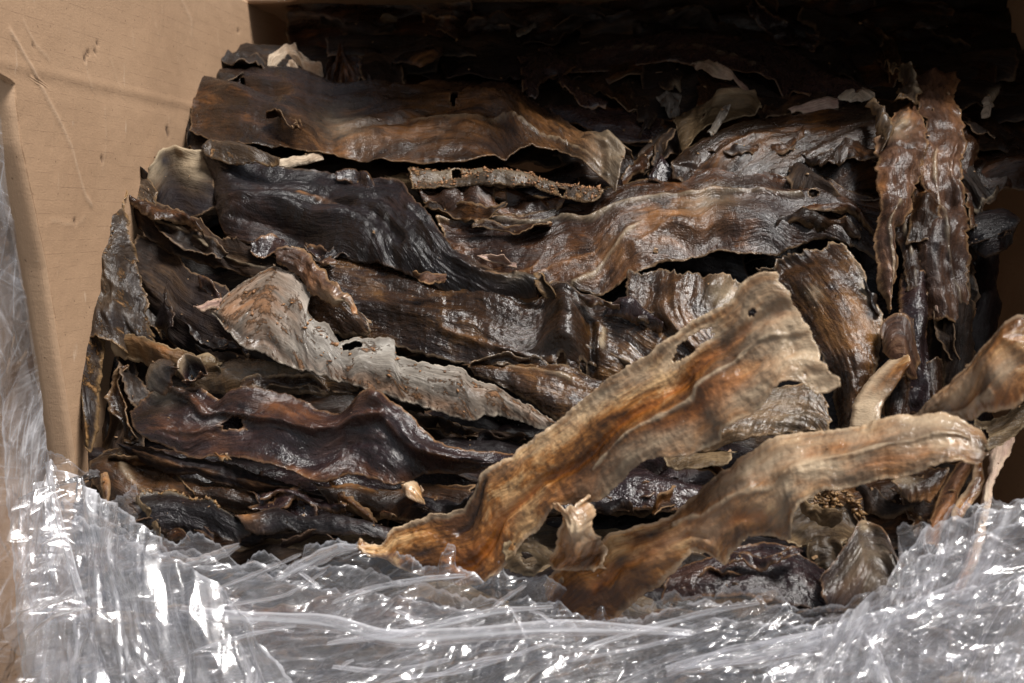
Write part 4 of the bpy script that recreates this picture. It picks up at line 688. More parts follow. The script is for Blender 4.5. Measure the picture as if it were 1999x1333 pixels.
S('aq', 'olive cupped strip with a crumbly golden rim, under the lowest amber strip', 'olive', [(1536,985),(1570,960),(1610,952),(1650,958),(1680,975),(1690,1000)], [(1540,1040),(1580,1048),(1620,1048),(1650,1045),(1670,1040),(1686,1025)], .034, .036, bulge=-.008, cell=2.6, jag=.003, paint=[('black',.45,.45,.4,.4,.6)], veins=[([(.5,0),(.8,.05),(1,.3),(.95,.9)], .003, .004, 'orange', .7)])
crumbs('aq', 260, M_CG, (.0007, .0024), 22, (.35, 1), (0, .2))
S('ar', 'small olive knot below the olive cupped strip', 'olive', [(1560,1062),(1590,1048),(1625,1050),(1650,1060)], [(1580,1095),(1600,1110),(1630,1112),(1645,1095)], .026, .028, bulge=.008, lump=.008, lf=50, cell=2.6, paint=[('black',.5,.5,.5,.5,.4)])
S('as', 'dim brown strip forming the backdrop right of the olive cupped strip', 'brown', [(1640,945),(1700,930),(1770,925),(1840,925),(1880,940)], [(1680,1060),(1730,1070),(1780,1060),(1830,1050),(1860,1045)], .008, .012, bulge=.010, wr=.001)
S('as2', 'brown twisted end with a golden fringe under the right end of the lowest amber strip', 'rust', [(1740,945),(1770,930),(1810,915),(1850,912)], [(1760,970),(1790,980),(1815,978),(1840,950)], .046, .044, bulge=.008, cell=2.5, cross=.001, jag=.002, paint=[('pale',.2,.2,.2,.3,.6), ('orange',.6,.95,.4,.2,.9)])
S('d1', 'smooth red brown stick like strip leaning at the lower right corner', 'flesh', [(1866,905),(1845,945),(1825,985),(1805,1030),(1790,1075)], [(1905,895),(1888,935),(1865,985),(1845,1035),(1835,1080)], .04, .036, bulge=.010, wr=.0002, cell=2.8, paint=[('black',.35,.4,.04,.15,.8), ('orange',.5,.5,.6,.6,.4)], jag=.0005)
S('d2', 'amber twisted ribbon hanging beside the box side at the lower right', 'amber', [(1912,890),(1905,920),(1892,950),(1872,985),(1870,1010)], [(1925,895),(1922,925),(1915,960),(1900,985),(1885,1010)], .05, .046, bulge=.003, cell=2.4, jag=.0006)
S('d3', 'pale thin ribbon hanging lowest at the right edge, running down behind the film', 'mauve', [(1935,850),(1932,900),(1925,950),(1912,1000),(1900,1050),(1880,1100),(1850,1160)], [(1985,840),(1968,900),(1945,950),(1930,1000),(1918,1060),(1900,1110),(1870,1165)], [.05,.05,.05,.05], [.056,.056,.05], bulge=.004, cell=2.6, paint=[('pale',.4,.5,.3,.4,.5)], jag=.001)
S('d4', 'greyish brown web of skin joining the ribbons at the right edge', 'olive', [(1900,800),(1925,812),(1965,800),(2005,780)], [(1905,850),(1925,880),(1960,870),(2010,830)], .05, .054, bulge=.005, holes=[(.22,.6,.05,.18)], cell=2.8)
S('d', 'broad mauve brown strip entering from the right edge above the lowest amber strip', 'amber',
  [(1775,818),(1800,795),(1830,768),(1858,740),(1890,708),(1920,670),(1950,638),(1980,620),(2020,612)], [(1800,840),(1830,822),(1860,815),(1890,812),(1915,798),(1945,798),(1975,790),(2000,770),(2030,750)],
  [.77,.765,.76,.76], [.765,.755,.745,.745], bulge=[.006,.012,.014,.010], cell=2.8, lump=.004, wr=.0007, jag=.0008, paint=[('pale',.3,.4,.3,.3,.55), ('orange', .65,.85,.2,.15,.7), ('pale', .75,.6,.15,.2,.5), ('black',.9,.1,.12,.25,.5)], veins=[([(0,.6),(.3,.85),(.6,.8)], .0018, .003, 'pale', .6), ([(.6,.3),(.8,.25),(.95,.5)], .004, .004, None, 0)], cb=-.006)

# ------------------------------------------------------------------ the two long amber strips on top
S('a', 'topmost long amber strip with a pale midrib and a torn leaf shaped upper end', 'amber',
  [(702,1062),(745,1058),(768,1035),(800,1020),(850,1005),(905,990),(925,962),(940,930),(985,900),(1030,868),(1080,832),(1130,790),(1180,752),(1230,716),(1275,690),(1305,665),(1345,630),(1385,608),(1420,585),(1455,552),(1490,533),(1518,532)],
  [(720,1085),(760,1098),(800,1120),(850,1135),(900,1140),(945,1140),(985,1110),(1010,1070),(1050,1030),(1085,990),(1130,985),(1180,968),(1220,935),(1255,905),(1290,895),(1330,890),(1375,878),(1408,866),(1412,835),(1440,820),(1480,800),(1500,775),(1522,746),(1560,748),(1600,770),(1634,752)],
  [.800,.797,.793,.788,.780,.772,.765,.758,.752], [.795,.788,.780,.770,.760,.750,.741,.733,.728], bulge=[.004,.006,.006,.004,.002], cell=2.5, jag=.0011, fold=.22, lump=.003, lf=10, wr=.0004, wf=260, wl=10, ct=.003, cw=.005,
  veins=[([(.18,.75),(.3,.6),(.42,.58),(.55,.52),(.7,.40),(.85,.35),(1,.3)], .003, -.004, 'orange', .85), ([(.5,.7),(.65,.58),(.8,.52),(1,.50)], .0011, .0014, 'pale', .8), ([(.2,.3),(.26,.2),(.3,.1)], .002, -.002, 'black', .6)],
  holes=[(.780,.165,.047,.062), (.912,.246,.008,.022)], paint=[('pale', 1,.7,.14,.8,.85), ('pale',.5,.0,.6,.06,.5),('orange', .28,.65,.12,.2,.6), ('orange', .5,.8,.15,.12,.5), ('orange', .75,.7,.1,.15,.75), ('pale', .62,.85,.15,.12,.7), ('pale', .6,.1,.2,.12,.6), ('pale', .85,.85,.1,.15,.6), ('black', .12,.55,.03,.1,.7), ('black', .35,.72,.03,.06,.55), ('pale', .93,.2,.08,.2,.5)])

S('b', 'lowest of the long amber strips, cream streaked, reaching right to a blunt fleshy tip', 'amber',
  [(1050,1140),(1075,1110),(1110,1090),(1150,1080),(1175,1045),(1215,1030),(1260,1015),(1305,1000),(1345,965),(1385,930),(1430,895),(1480,862),(1520,845),(1560,838),(1600,832),(1650,828),(1700,815),(1745,806),(1780,810),(1830,800),(1858,806),(1890,822),(1915,842),(1924,862)],
  [(1120,1250),(1150,1240),(1190,1215),(1230,1175),(1275,1150),(1320,1110),(1355,1080),(1385,1085),(1410,1100),(1430,1075),(1460,1050),(1500,1045),(1540,1052),(1548,1010),(1560,985),(1600,965),(1660,950),(1720,935),(1780,922),(1830,902),(1870,895),(1900,905),(1922,880)],
  [.795,.786,.777,.768,.760,.752,.745,.738,.732,.728], [.785,.776,.766,.756,.746,.736,.727,.720,.714,.712], bulge=[.005,.006,.006,.005,.004,.003], cell=2.5, jag=.0010, fold=.25, lump=.004, lf=14, wr=.0005, wf=240, wl=9, ct=-.003, cb=-.003,
  veins=[([(.3,.25),(.42,.45),(.55,.5),(.75,.5),(.95,.4)], .0016, .0018, 'pale', .7), ([(.1,.5),(.25,.55),(.4,.7),(.48,.75)], .003, -.003, 'orange', .8), ([(.5,.3),(.62,.35),(.8,.3)], .004, -.002, 'orange', .7), ([(.6,.75),(.8,.72),(.92,.6)], .004, -.001, 'orange', .6)],
  paint=[('pale', .55,.25,.12,.3,.85), ('pale', .8,.15,.2,.25,.7), ('pale', .62,.6,.14,.3,.8), ('orange', .3,.5,.12,.2,.7), ('black', .25,.25,.035,.1,.8), ('black', .17,.45,.02,.08,.7), ('pale', .35,.6,.1,.2,.5), ('black', .57,.78,.04,.06,.5), ('black', .99,.4,.012,.2,.5), ('pale',.9,.6,.1,.3,.7)])
S('c', 'crumpled translucent amber flap between the two long amber strips', 'amber', [(1075,985),(1085,1010),(1090,1040),(1085,1070),(1060,1100)], [(1150,975),(1158,1005),(1165,1050),(1178,1085),(1186,1112)], [.766,.762,.765,.775], [.76,.758,.76,.768], bulge=.006, lump=.008, lf=44, ruf=.003, cell=2.4, jag=.0018, paint=[('pale',.3,.6,.3,.4,.7), ('orange',.6,.3,.3,.3,.4)], ct=-.004, cb=-.006)
S('c2', 'olive ring of skin with a slit hole, between the two long amber feet', 'olive', [(985,1060),(1010,1045),(1040,1050),(1070,1065),(1085,1075)], [(995,1115),(1020,1118),(1045,1122),(1060,1110),(1085,1095)], .782, .782, bulge=.006, holes=[(.45,.55,.14,.16)], cell=2.4, lump=.004, lf=40)
S('c3', 'small torn brown tail poking from the lower left end of the topmost amber strip', 'amber', [(695,1055),(700,1048),(715,1058),(740,1062)], [(708,1075),(725,1082),(745,1086),(765,1085)], .80, .80, bulge=.004, cell=2.2)

# more folds on the right and in the gaps, plus one black shade stand-in
S('g1', 'added black sheet standing in for deep shade by the right side of the box', 'black', [(1885,430),(1890,560),(1880,700),(1860,860)], [(1945,420),(1955,560),(1950,700),(1940,880)], [-.05,-.05,-.04,-.02], [-.06,-.06,-.05,-.03], bulge=.01, lump=.012, cell=5)
S('g2', 'dark crinkled strip filling the space between the leaning upright pair', 'brown', [(1785,230),(1778,320),(1775,400),(1770,480)], [(1838,250),(1835,330),(1832,400),(1838,480)], .03, .03, bulge=.008, lump=.006, lf=40, cell=3)
S('g3', 'brown ragged fringe sticking out right of the taller upright strip', 'rust', [(1868,225),(1872,300),(1880,380),(1890,450)], [(1905,235),(1912,300),(1908,380),(1912,440)], .008, .0, bulge=.008, jag=.003, ruf=.004, cell=3)
S('g4', 'long dull brown fold standing below the taller upright strip', 'umber', [(1835,600),(1840,680),(1838,760),(1830,840)], [(1892,600),(1896,680),(1885,760),(1870,830)], .008, .002, bulge=.012, lump=.008, cell=3.4)
S('g5', 'red brown upright sliver between the rolled end and the dull brown fold', 'rust', [(1790,720),(1794,780),(1796,830)], [(1838,700),(1840,770),(1832,830)], .018, .014, bulge=.009, cell=3)
# torn scraps and shreds caught between the strips
rs = random.Random(21)
def scrap(key, x, y, ang, L, w, lift, mat):
    n = 6; top, bot = [], []; a = math.radians(ang); cx, sy = math.cos(a), math.sin(a); ph = rs.uniform(0, 6); cv = rs.uniform(-.18, .18) * L
    for i in range(n):
        t = i / (n - 1) - .5; u_ = t * L; v_ = cv * (4 * t * t) + rs.uniform(-.05, .05) * L; ww = w * (.35 + .65 * math.cos(t * 2.6)) * rs.uniform(.7, 1.25)
        px_, py_ = x + u_ * cx - v_ * sy, y + u_ * sy + v_ * cx
        top.append((px_ + sy * ww / 2, py_ - cx * ww / 2)); bot.append((px_ - sy * ww / 2, py_ + cx * ww / 2))
    S(key, 'AUTO scrap', mat, top, bot, [lift + rs.uniform(-.004, .012) for _ in range(4)], [lift + rs.uniform(-.004, .014) for _ in range(4)], bulge=rs.uniform(-.006, .010), ct=rs.uniform(-.004, .006), cb=rs.uniform(-.004, .006),
      ruf=.004, jag=.0026, lump=.006, lf=40, wr=.001, cell=2.8, cw=.005, group='torn scraps caught between the dried strips')
for i, (x, y, a, L, w, l, m) in enumerate([
    (470,118,10,110,30,.012,'umber'),(800,178,-5,120,24,.016,'brown'),(905,62,8,170,40,.0,'brown'),(1085,60,-25,150,36,.004,'umber'),(1210,50,5,200,44,.0,'black'),(1380,45,12,190,40,.0,'umber'),(1520,60,30,160,50,.006,'plum'),(1640,60,20,170,46,.0,'umber'),(1730,100,60,120,46,.0,'brown'),(1820,80,10,150,40,-.004,'umber'),(960,40,-12,140,34,.0,'umber'),(700,60,5,150,34,.0,'umber'),
    (1190,170,15,170,34,-.004,'brown'),(1130,190,30,110,24,.0,'plum'),(1255,210,70,110,36,-.008,'umber'),(1300,160,80,120,34,-.012,'grey'),(1245,330,-50,90,30,.0,'rust'),(1290,300,-65,80,22,.004,'umber'),
    (720,360,25,130,24,.012,'plum'),(905,420,6,160,26,.008,'brown'),(1000,452,-4,150,20,.012,'rust'),(560,500,10,150,30,.006,'plum'),(650,494,6,110,20,.012,'black'),(840,548,10,60,16,.032,'flesh'),(975,508,10,70,14,.03,'mauve'),(1065,560,70,50,14,.034,'crust'),
    (330,430,20,150,34,.014,'rust'),(360,470,30,170,40,.010,'umber'),(310,560,65,170,40,.004,'black'),(380,640,40,180,40,-.006,'black'),(430,600,50,120,28,-.002,'plum'),(450,700,12,140,26,.012,'umber'),(560,745,4,170,30,.014,'ribbed'),(700,765,10,130,26,.006,'umber'),
    (770,800,30,110,28,.008,'umber'),(870,838,14,150,26,.008,'brown'),(960,858,6,130,22,.014,'black'),(1000,700,4,160,24,.022,'ribbed'),(1180,700,12,150,30,.016,'ribbed'),(1240,620,25,120,26,.016,'plum'),(1300,620,15,110,30,.022,'ribbed'),(1170,600,12,80,16,.02,'rust'),
    (260,740,70,160,40,.008,'umber'),(235,800,78,150,36,.006,'brown'),(300,915,22,180,26,.016,'brown'),(470,930,8,200,24,.012,'black'),(600,975,12,170,28,.020,'plum'),(540,985,-20,110,24,.020,'plum'),(690,985,40,120,26,.022,'brown'),(760,985,10,140,26,.026,'rust'),(880,985,-8,150,26,.028,'black'),(350,1010,8,160,26,.02,'black'),(640,1035,4,170,24,.034,'black'),(290,1010,50,70,18,.03,'olive'),
    (1240,960,-8,170,36,.016,'plum'),(1180,985,12,120,24,.02,'black'),(1320,960,-20,110,26,.022,'brown'),(1500,880,-10,130,30,.026,'ribbed'),(1400,905,5,120,24,.026,'brown'),(1600,1010,20,90,24,.036,'olive'),(1490,1090,-10,140,34,.044,'plum'),(1400,1125,-5,140,30,.044,'plum'),(1720,985,30,120,36,.018,'umber'),(1780,1000,60,100,30,.02,'brown'),
    (1650,420,15,150,26,.006,'rust'),(1600,430,8,160,24,.010,'brown'),(1640,300,-5,150,30,.012,'brown'),(1480,300,-12,190,26,.018,'brown'),(1860,300,80,130,30,.012,'rust'),(1830,520,85,120,30,.012,'umber'),(1850,640,80,140,34,.008,'umber'),(1775,680,80,150,26,.022,'flesh'),(1700,590,70,70,18,.03,'black'),(1905,260,20,80,22,.0,'umber'),(1920,455,-10,110,26,-.006,'black'),
    (420,150,4,110,22,.016,'umber'),(560,250,30,70,18,.03,'brown'),(1720,250,75,90,20,.062,'crust')]):
    scrap('sc%d' % i, x, y, a, L, w, l, m)

# labels of the buried strips and scraps: what they look like and which well known strips they lie next to
MARK = dict(o='the mottled strip', m='the near black strip', p='the narrow grey strip', l='the long ridged strip', r='the amber grained strip', s='the tan leafy piece', v1='the pale creased strip', v2='the black folded strip',
  x1='the cream crumpled scrap', x2='the brown spike', f1='the left leaning upright', f2='the right leaning upright', h='the largest ribbed strip', g='the wavy topped strip', j='the knuckled ribbed strip', ag='the large grey strip',
  aj='the glossy purple strip', aa='the crusty upright strip', ab='the orange rimmed strip', ae='the knobbly tan strip', af='the shiny crinkled strip', al='the combed black strip', am='the wrinkled black strip', an='the flat ribbed strip',
  a='the topmost amber strip', b='the lowest amber strip', c='the crumpled amber flap', ap='the purple black strip', ap2='the peaked mauve strip', aq='the olive cupped strip', d='the broad mauve strip', d1='the red brown stick', d3='the pale ribbon',
  e2='the cream rolled end', n2='the white rimmed skin', ad='the dusty hump', k='the shining ribbed strip', ac='the rippled brown strip', f3='the cross wrinkled upright', v5='the olive flap', v9='the pale tipped strip', v12='the mauve lobe')
TONE = dict(black='near black', umber='dull brown', plum='purple brown', brown='dark brown', rust='red brown', olive='olive', grey='pale grey', ribbed='glossy brown', flesh='flesh brown', mauve='mauve', crust='crusty grey', amber='amber', cream='cream')
used = set()
for key, (o, *_r) in REG.items():
    if not o.get('label', '').startswith('AUTO'): continue
    c = PXC[key]; cand = sorted(MARK, key=lambda q: np.hypot(*(PXC[q] - c) * np.array([.6, 1.0])))[:9]
    def rel(q):
        dx, dy = c - PXC[q]; return ('left of ' if dx < 0 else 'right of ') if abs(dx) > abs(dy) * 1.6 else ('above ' if dy < 0 else 'below ')
    kind = {'fu': 'shaded strip', 'fm': 'buried strip', 'ff': 'strip behind film', 'sc': 'torn scrap'}[key[:2]]; best = None
    for i_ in range(len(cand)):
        for j_ in range(i_ + 1, len(cand)):
            t_ = '%s %s %s%s, %s%s' % (TONE[MATK[key]], kind, rel(cand[i_]), MARK[cand[i_]], rel(cand[j_]), MARK[cand[j_]])
            if t_ not in used and len(t_.split()) <= 16 and (best is None or i_ + j_ < best[0]): best = (i_ + j_, t_)
    t_ = best[1]; used.add(t_); o['label'] = t_

# flakes and crumbs fallen on the ledges, too many to count
rf = np.random.RandomState(77); vs, fs = [], []; keys = [k_ for k_ in REG if k_[:2] not in ('ff',)]
for q_ in range(1500):
    k_ = keys[rf.randint(len(keys))]; o, P_, N_, c0_, kp = REG[k_]; i_, j_ = rf.randint(P_.shape[0]), rf.randint(P_.shape[1])
    if kp is not None and not kp[i_, j_]: continue
    n_ = N_[i_, j_]
    if n_[2] < .35: continue
    s_ = .0005 + .0022 * rf.rand() ** 4; m_ = rf.randint(4, 7); an = np.sort(rf.rand(m_) * 6.283)
    t1 = np.cross(n_, rf.randn(3)); t1 /= np.linalg.norm(t1); t2 = np.cross(n_, t1); b_ = len(vs); c_ = P_[i_, j_] + n_ * (.0004 + s_ * .25)
    ring = [c_ + s_ * (.6 + .7 * rf.rand()) * (np.cos(a_) * t1 + .7 * np.sin(a_) * t2) + n_ * s_ * rf.normal(0, .25) for a_ in an]
    vs += [tuple(p_) for p_ in ring] + [tuple(c_ + n_ * s_ * .45), tuple(c_ - n_ * s_ * .3)]
    for x_ in range(m_):
        y_ = (x_ + 1) % m_; fs += [(b_ + x_, b_ + y_, b_ + m_), (b_ + y_, b_ + x_, b_ + m_ + 1)]
me = bpy.data.meshes.new('crumbs'); me.from_pydata(vs, [], fs); me.materials.append(crumb_mat('mixed_crumbs', (0.05, 0.024, 0.012), (0.36, 0.22, 0.11)))
oc = bpy.data.objects.new('crumbs', me); COL.objects.link(oc); tag(oc, kind='stuff')
# ------------------------------------------------------------------ the stretch film
film = bpy.data.objects.new('plastic_film', None); COL.objects.link(film); film.location = (0, 0.78, -0.4)
tag(film, 'torn clear stretch film, crumpled and shiny, across the bottom and left corner of the box', 'plastic film')
FL = np.array([0, 0.78, -0.4])
def sheet(name, top, bot, Yt, Yb, mat, ang=0.3, seed=1, cell=2.3, amp=1.0, jag=.004, fold=0.0, fr=(70, 9), big=.006, fan=0.0, smooth=False):
    tp = np.array(top, float); Lp = np.hypot(*(tp[1:] - tp[:-1]).T).sum()
    nu = int(max(8, min(Lp, 2300) / cell)); T2 = resample(top, nu); B2 = resample(bot, nu)
    W = np.hypot(*(T2 - B2).T); nv = int(max(6, np.percentile(W, 80) / cell))
    T = at(T2[:, 0], T2[:, 1], lst(Yt, nu)); B = at(B2[:, 0], B2[:, 1], lst(Yb, nu))
    v = np.linspace(0, 1, nv)[None, :, None]
    arc = np.concatenate([[0], np.cumsum(np.linalg.norm(np.diff(T, axis=0), axis=1))]); wid = np.linalg.norm(T - B, axis=1)
    j = jag * (fbm(arc * 60, arc * 0, seed + 1, 5, .65) + .8 * np.maximum(0, ridg(arc * 35, arc * 0, seed + 7, 2) - .9)); lo = -(j / wid)[:, None, None]
    V = lo + (1 - lo) * v; P = T[:, None] * (1 - V) + B[:, None] * V
    X = P[..., 0]; Z = P[..., 2] * 1.0
    n = normals(P); nb = n.mean((0, 1)); nb /= np.linalg.norm(nb)
    r = np.random.RandomState(seed); wx = .006 * pn(X * 14, Z * 14, seed + 4); wz = .006 * pn(X * 14, Z * 14, seed + 5)
    a = X * np.cos(ang) + Z * np.sin(ang); b = -X * np.sin(ang) + Z * np.cos(ang)
    h = 0; fo = np.zeros_like(X)
    for k in range(25):                 # the film is folded again and again along nearly straight lines
        if k < 9: t_ = ang + r.normal(0, .20); sp = .8 / fr[0] * (.4 + 1.3 * r.rand()); am = .32 * sp
        elif k < 13: t_ = ang + r.normal(0, .35); sp = .024 * (.5 + r.rand()); am = .20 * sp
        elif k >= 17: t_ = ang + r.normal(0, .45); sp = .0036 * (.6 + r.rand()); am = .34 * sp
        else: t_ = r.rand() * np.pi; sp = .010 * (.5 + r.rand()); am = .12 * sp
        t_ = t_ + fan * (X - X.mean()) * 4
        q = -(X + wx) * np.sin(t_) + (Z + wz) * np.cos(t_)
        kn = np.cumsum(sp * (.25 + 1.5 * r.rand(int(1.9 / sp)))) - .95; hv = r.randn(len(kn)) * am
        mk = np.clip(pn(X * (11 if k < 17 else 26), Z * (11 if k < 17 else 26), seed + 40 + k) * 2.2 + (.55 if k < 17 else .15), 0, 1.2)
        h = h + np.interp(q, kn, hv) * mk
        i_ = np.clip(np.searchsorted(kn, q), 1, len(kn) - 1); dk = np.minimum(np.abs(q - kn[i_]), np.abs(q - kn[i_ - 1]))
        fo = np.maximum(fo, np.exp(-(dk / .00035) ** 2) * np.clip(mk - .55, 0, 1) * np.clip(pn(X * 24, Z * 24, seed + 60 + k) * 2.5 + .1, 0, 1))
    h = amp * (h + .0009 * np.abs(pn(a * 25, b * 130, seed + 19)) * np.clip(pn(X * 10, Z * 10, seed + 21) * 2 + .4, 0, 1)) + big * fbm(X * 9, Z * 9, seed + 20, 3)
    P = P + nb * h[..., None]
    fo = fold + 1.1 * fo
    dt = (V[..., 0] - lo[..., 0]) * wid[:, None]; fo = np.clip(fo + .8 * np.exp(-(dt / .0016) ** 2), 0, 1)
    o = grid_mesh(name, P - FL, mat, film, UVm=np.stack([b, a], -1), attrs={'fold': fo}, org=FL); return o
BOT = [(20, 1420), (300, 1425), (600, 1425), (1000, 1425), (1400, 1425), (1700, 1425), (2060, 1425)]
sheet('film_layer', [(92,880),(118,890),(140,905),(165,912),(182,918),(188,955),(192,990),(215,985),(240,965),(262,948),(268,985),(270,1025),(290,1030),(320,1050),(350,1055),(395,1040),(420,1062),(440,1085),(500,1075),(560,1085),(575,1060),(620,1045),(660,1050),(720,1062),(770,1072),(800,1088),(830,1112),(860,1118),(880,1075),(890,1072),(900,1110),(960,1138),(975,1095),(990,1120),(1080,1135),(1120,1150),(1150,1178),(1168,1130),(1180,1180),(1200,1165),(1250,1168),(1330,1155),(1400,1146),(1460,1140),(1520,1150),(1560,1175),(1620,1178),(1700,1155),(1762,1140),(1758,1080),(1752,1035),(1790,1042),(1832,1040),(1845,1012),(1862,1000),(1910,992),(1960,985),(2000,960),(2060,940)],
      BOT, [.885,.85,.80,.79,.785,.78,.775,.77,.775,.775,.775], [.79,.76,.745,.74,.74,.74,.74], M_FILM, ang=0.35, seed=200, cell=2.1, fr=(60, 8), jag=.0045)
sheet('film_layer', [(110,960),(170,1000),(240,1030),(300,1080),(380,1075),(450,1110),(560,1110),(700,1115),(820,1150),(960,1165),(1080,1180),(1200,1215),(1350,1190),(1500,1180),(1620,1210),(1740,1165),(1800,1090),(1880,1060),(2060,1000)],
      BOT, [.87,.79,.775,.77,.768,.764,.76,.76,.762], [.78,.75,.738,.732,.73,.73,.73], M_FILM, ang=0.15, seed=260, cell=2.6, fr=(90, 8), jag=.004)
sheet('film_layer', [(100,900),(140,930),(200,970),(262,1010),(330,1080),(430,1150),(500,1240),(560,1330),(580,1420)], [(40,1000),(50,1100),(60,1200),(70,1300),(90,1360),(150,1400),(250,1425),(380,1430),(480,1430)],
      [.878,.83,.78,.765,.75,.735,.725], [.872,.85,.83,.80,.76,.745,.735,.728,.725], M_FILM3, ang=-1.15, seed=320, cell=2.3, fr=(130, 6), jag=.003, amp=.8)
sheet('film_layer', [(1500,1300),(1600,1230),(1700,1170),(1765,1090),(1790,1050),(1850,1010),(1960,990),(2060,950)], [(1450,1425),(1550,1425),(1650,1425),(1750,1425),(1850,1425),(1920,1425),(2000,1425),(2060,1425)],
      [.742,.745,.752,.765,.765,.765], .725, M_FILM3, ang=1.05, seed=380, cell=2.3, fr=(95, 7), jag=.005, fan=-.8, amp=.75)
sheet('film_layer', [(150,1010),(260,1060),(400,1100),(560,1130),(700,1150),(850,1180),(1000,1200),(1200,1240),(1400,1215),(1600,1235),(1750,1200),(1900,1150),(2060,1100)],
      BOT, [.82,.785,.768,.758,.755,.752,.752], [.775,.742,.732,.728,.728,.728,.728], M_FILM, ang=0.5, seed=520, cell=2.8, fr=(70, 8), jag=.004)
# the film stretched round the left corner of the box
sheet('film_layer', [(-30,215),(-28,300),(-25,420),(-10,560),(0,700),(10,860),(20,1000),(30,1150),(40,1300),(50,1430)], [(2,225),(8,300),(22,420),(52,560),(72,700),(92,860),(115,1000),(150,1150),(200,1300),(260,1430)],
      [.808,.815,.828,.835,.845,.835,.82], [.812,.82,.838,.85,.858,.82,.75], M_FILM2, ang=1.35, seed=440, cell=2.2, fr=(120, 8), jag=.001, big=.0015, amp=.4)
sheet('film_layer', [(-60,215),(-60,500),(-60,800),(-60,1100),(-60,1430)], [(40,560),(60,700),(80,900),(100,1100),(120,1430)], [.79,.80,.80,.79], [.845,.86,.865,.85], M_FILM, ang=1.4, seed=470, cell=2.6, fr=(60, 5), jag=.001, big=.003, amp=.5)

def film_y(y): return np.interp(y, [1040, 1100, 1180, 1260, 1340, 1420], [.772, .767, .758, .746, .735, .723])
def band(pts, w, Y, seed, curl=.004, mat=None, amp=.5):
    """a length of film gathered into a shiny flattened fold"""
    p = resample(pts, 24); d = np.gradient(p, axis=0); nrm = np.stack([-d[:, 1], d[:, 0]], 1); nrm /= np.linalg.norm(nrm, axis=1, keepdims=True)
    t = np.linspace(0, 1, 24); ww = (w * (0.35 + 0.65 * np.sin(np.pi * np.clip(t * 1.02, 0, 1)) ** .5) * (1 + .5 * pn(t * 6, t * 0, seed)))[:, None]
    a = p - nrm * ww / 2; b = p + nrm * ww / 2
    if a[0, 1] > b[0, 1]: a, b = b, a
    pass
    nu = int(np.hypot(*(np.array(pts[1:], float) - np.array(pts[:-1], float)).T).sum() / 2.4) + 6; nv = max(6, int(w / 1.9))
    A2 = resample(a, nu); B2 = resample(b, nu); yy = np.minimum(film_y(resample(pts, nu)[:, 1]), .80 if Y < .79 else 9) if Y < .79 else np.full(nu, Y)
    yy = yy - .002
    A = at(A2[:, 0], A2[:, 1], yy + .001); B = at(B2[:, 0], B2[:, 1], yy + .001); v = np.linspace(0, 1, nv)[None, :, None]
    P = A[:, None] * (1 - v) + B[:, None] * v; arc = np.concatenate([[0], np.cumsum(np.linalg.norm(np.diff(A, axis=0), axis=1))])[:, None]; V = v[..., 0] * w / F_PX * .76
    n = normals(P).mean((0, 1)); n /= np.linalg.norm(n)
    h = curl * np.sin(np.pi * v[..., 0]) + amp * (.004 * np.abs(pn(arc * 14 + V * 0, V * 260, seed + 2)) + .0022 * np.abs(pn(arc * 40, V * 600, seed + 3)) + .003 * pn(arc * 12, V * 0, seed + 4))
    P = P + n * h[..., None]
    fo = .35 + .65 * np.exp(-((v[..., 0] - .5 - .3 * pn(arc * 10, arc * 0, seed + 5)) / .12) ** 2) + np.exp(-(np.minimum(v[..., 0], 1 - v[..., 0]) / .08) ** 2)
    grid_mesh('film_fold', P - FL, mat or M_FOLD, film, UVm=np.stack([np.broadcast_to(V, P.shape[:2]), np.broadcast_to(arc, P.shape[:2])], -1), attrs={'fold': np.clip(fo, 0, 1)}, org=FL)
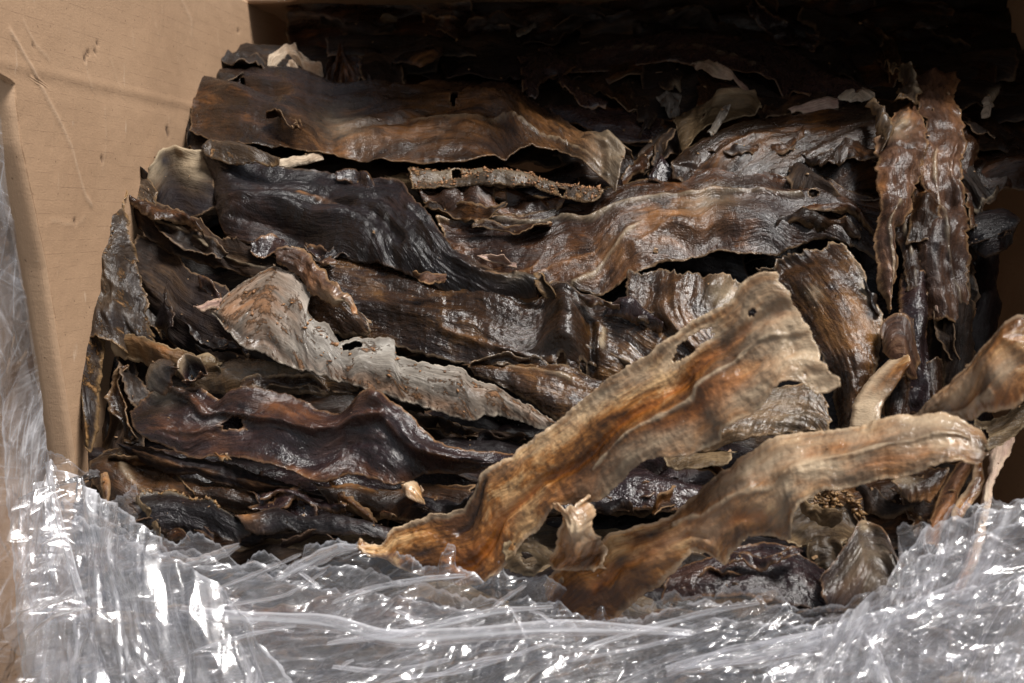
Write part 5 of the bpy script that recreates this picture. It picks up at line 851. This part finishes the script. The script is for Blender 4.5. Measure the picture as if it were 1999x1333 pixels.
for i, (pts, w, Y) in enumerate([
    ([(355,1188),(450,1205),(560,1210),(640,1215),(760,1245),(900,1240),(1100,1225),(1350,1235)], 34, .752),
    ([(640,1255),(760,1240),(880,1215),(960,1195),(1080,1182)], 16, .750),
    ([(650,1175),(740,1145),(830,1130),(910,1122)], 14, .757), ([(540,1130),(600,1100),(660,1072),(700,1068)], 26, .764), ([(360,1100),(420,1085),(470,1062)], 20, .766),
    ([(1300,1308),(1420,1285),(1540,1262),(1660,1235),(1790,1190),(1900,1140),(2040,1070)], 46, .744), ([(1120,1270),(1240,1235),(1360,1200),(1480,1175)], 14, .75),
    ([(1300,1318),(1420,1265),(1560,1245),(1700,1210)], 10, .742), ([(1310,1300),(1460,1290),(1600,1262)], 8, .741),
    ([(95,900),(110,990),(140,1100),(180,1230),(220,1350)], 14, .80),
    ([(1900,1350),(1940,1260),(1975,1190),(2030,1110)], 12, .738), ([(1870,1350),(1920,1240),(1960,1170),(2020,1090)], 8, .737), ([(1690,1240),(1710,1300),(1740,1380)], 40, .742), 
    ([(1690,1190),(1740,1160),(1780,1150),(1830,1120)], 14, .748), ([(820,1330),(930,1290),(1020,1275)], 9, .748), ([(650,1300),(760,1310),(880,1285)], 12, .747), ([(380,1270),(480,1240),(580,1220)], 9, .75),
    ([(420,1150),(500,1120),(590,1080)], 10, .757), ([(450,1180),(560,1160),(640,1110)], 8, .755), ([(1850,1020),(1835,1100),(1800,1180)], 16, .757), ([(1900,1000),(1890,1080),(1850,1160)], 12, .756), ([(1800,1050),(1815,1110),(1790,1170)], 12, .757),
    ([(1960,990),(1940,1060),(1900,1120)], 14, .755), ([(600,1430),(760,1330),(900,1310),(1080,1250)], 8, .745), ([(1100,1290),(1260,1260),(1400,1220)], 7, .746)]):
    band(pts, w, Y, 600 + 13 * i)
# short bright crinkles torn up from the sheet
r = random.Random(8)
for i in range(16):
    x = r.uniform(330, 1300); y = 1085 + abs(r.gauss(0, 95)) + (50 if x > 850 else 0)
    if y > 1325 or (x > 700 and y < 1185): continue
    L = r.uniform(25, 85); a = math.radians(r.uniform(-38, -10) if r.random() < .8 else r.uniform(20, 70))
    band([(x, y), (x + L * .5 * math.cos(a), y + L * .5 * math.sin(a) - r.uniform(0, 6)), (x + L * math.cos(a), y + L * math.sin(a))], r.uniform(5, 11), .746 + .02 * (1300 - y) / 220, 2000 + 9 * i)
for i in range(8):
    x = r.uniform(1500, 1990); y = r.uniform(1180, 1325); L = r.uniform(25, 90); a = math.radians(r.uniform(-75, -20))
    band([(x, y), (x + L * .5 * math.cos(a) + 4, y + L * .5 * math.sin(a)), (x + L * math.cos(a), y + L * math.sin(a))], r.uniform(4, 10), .738, 3000 + 9 * i)
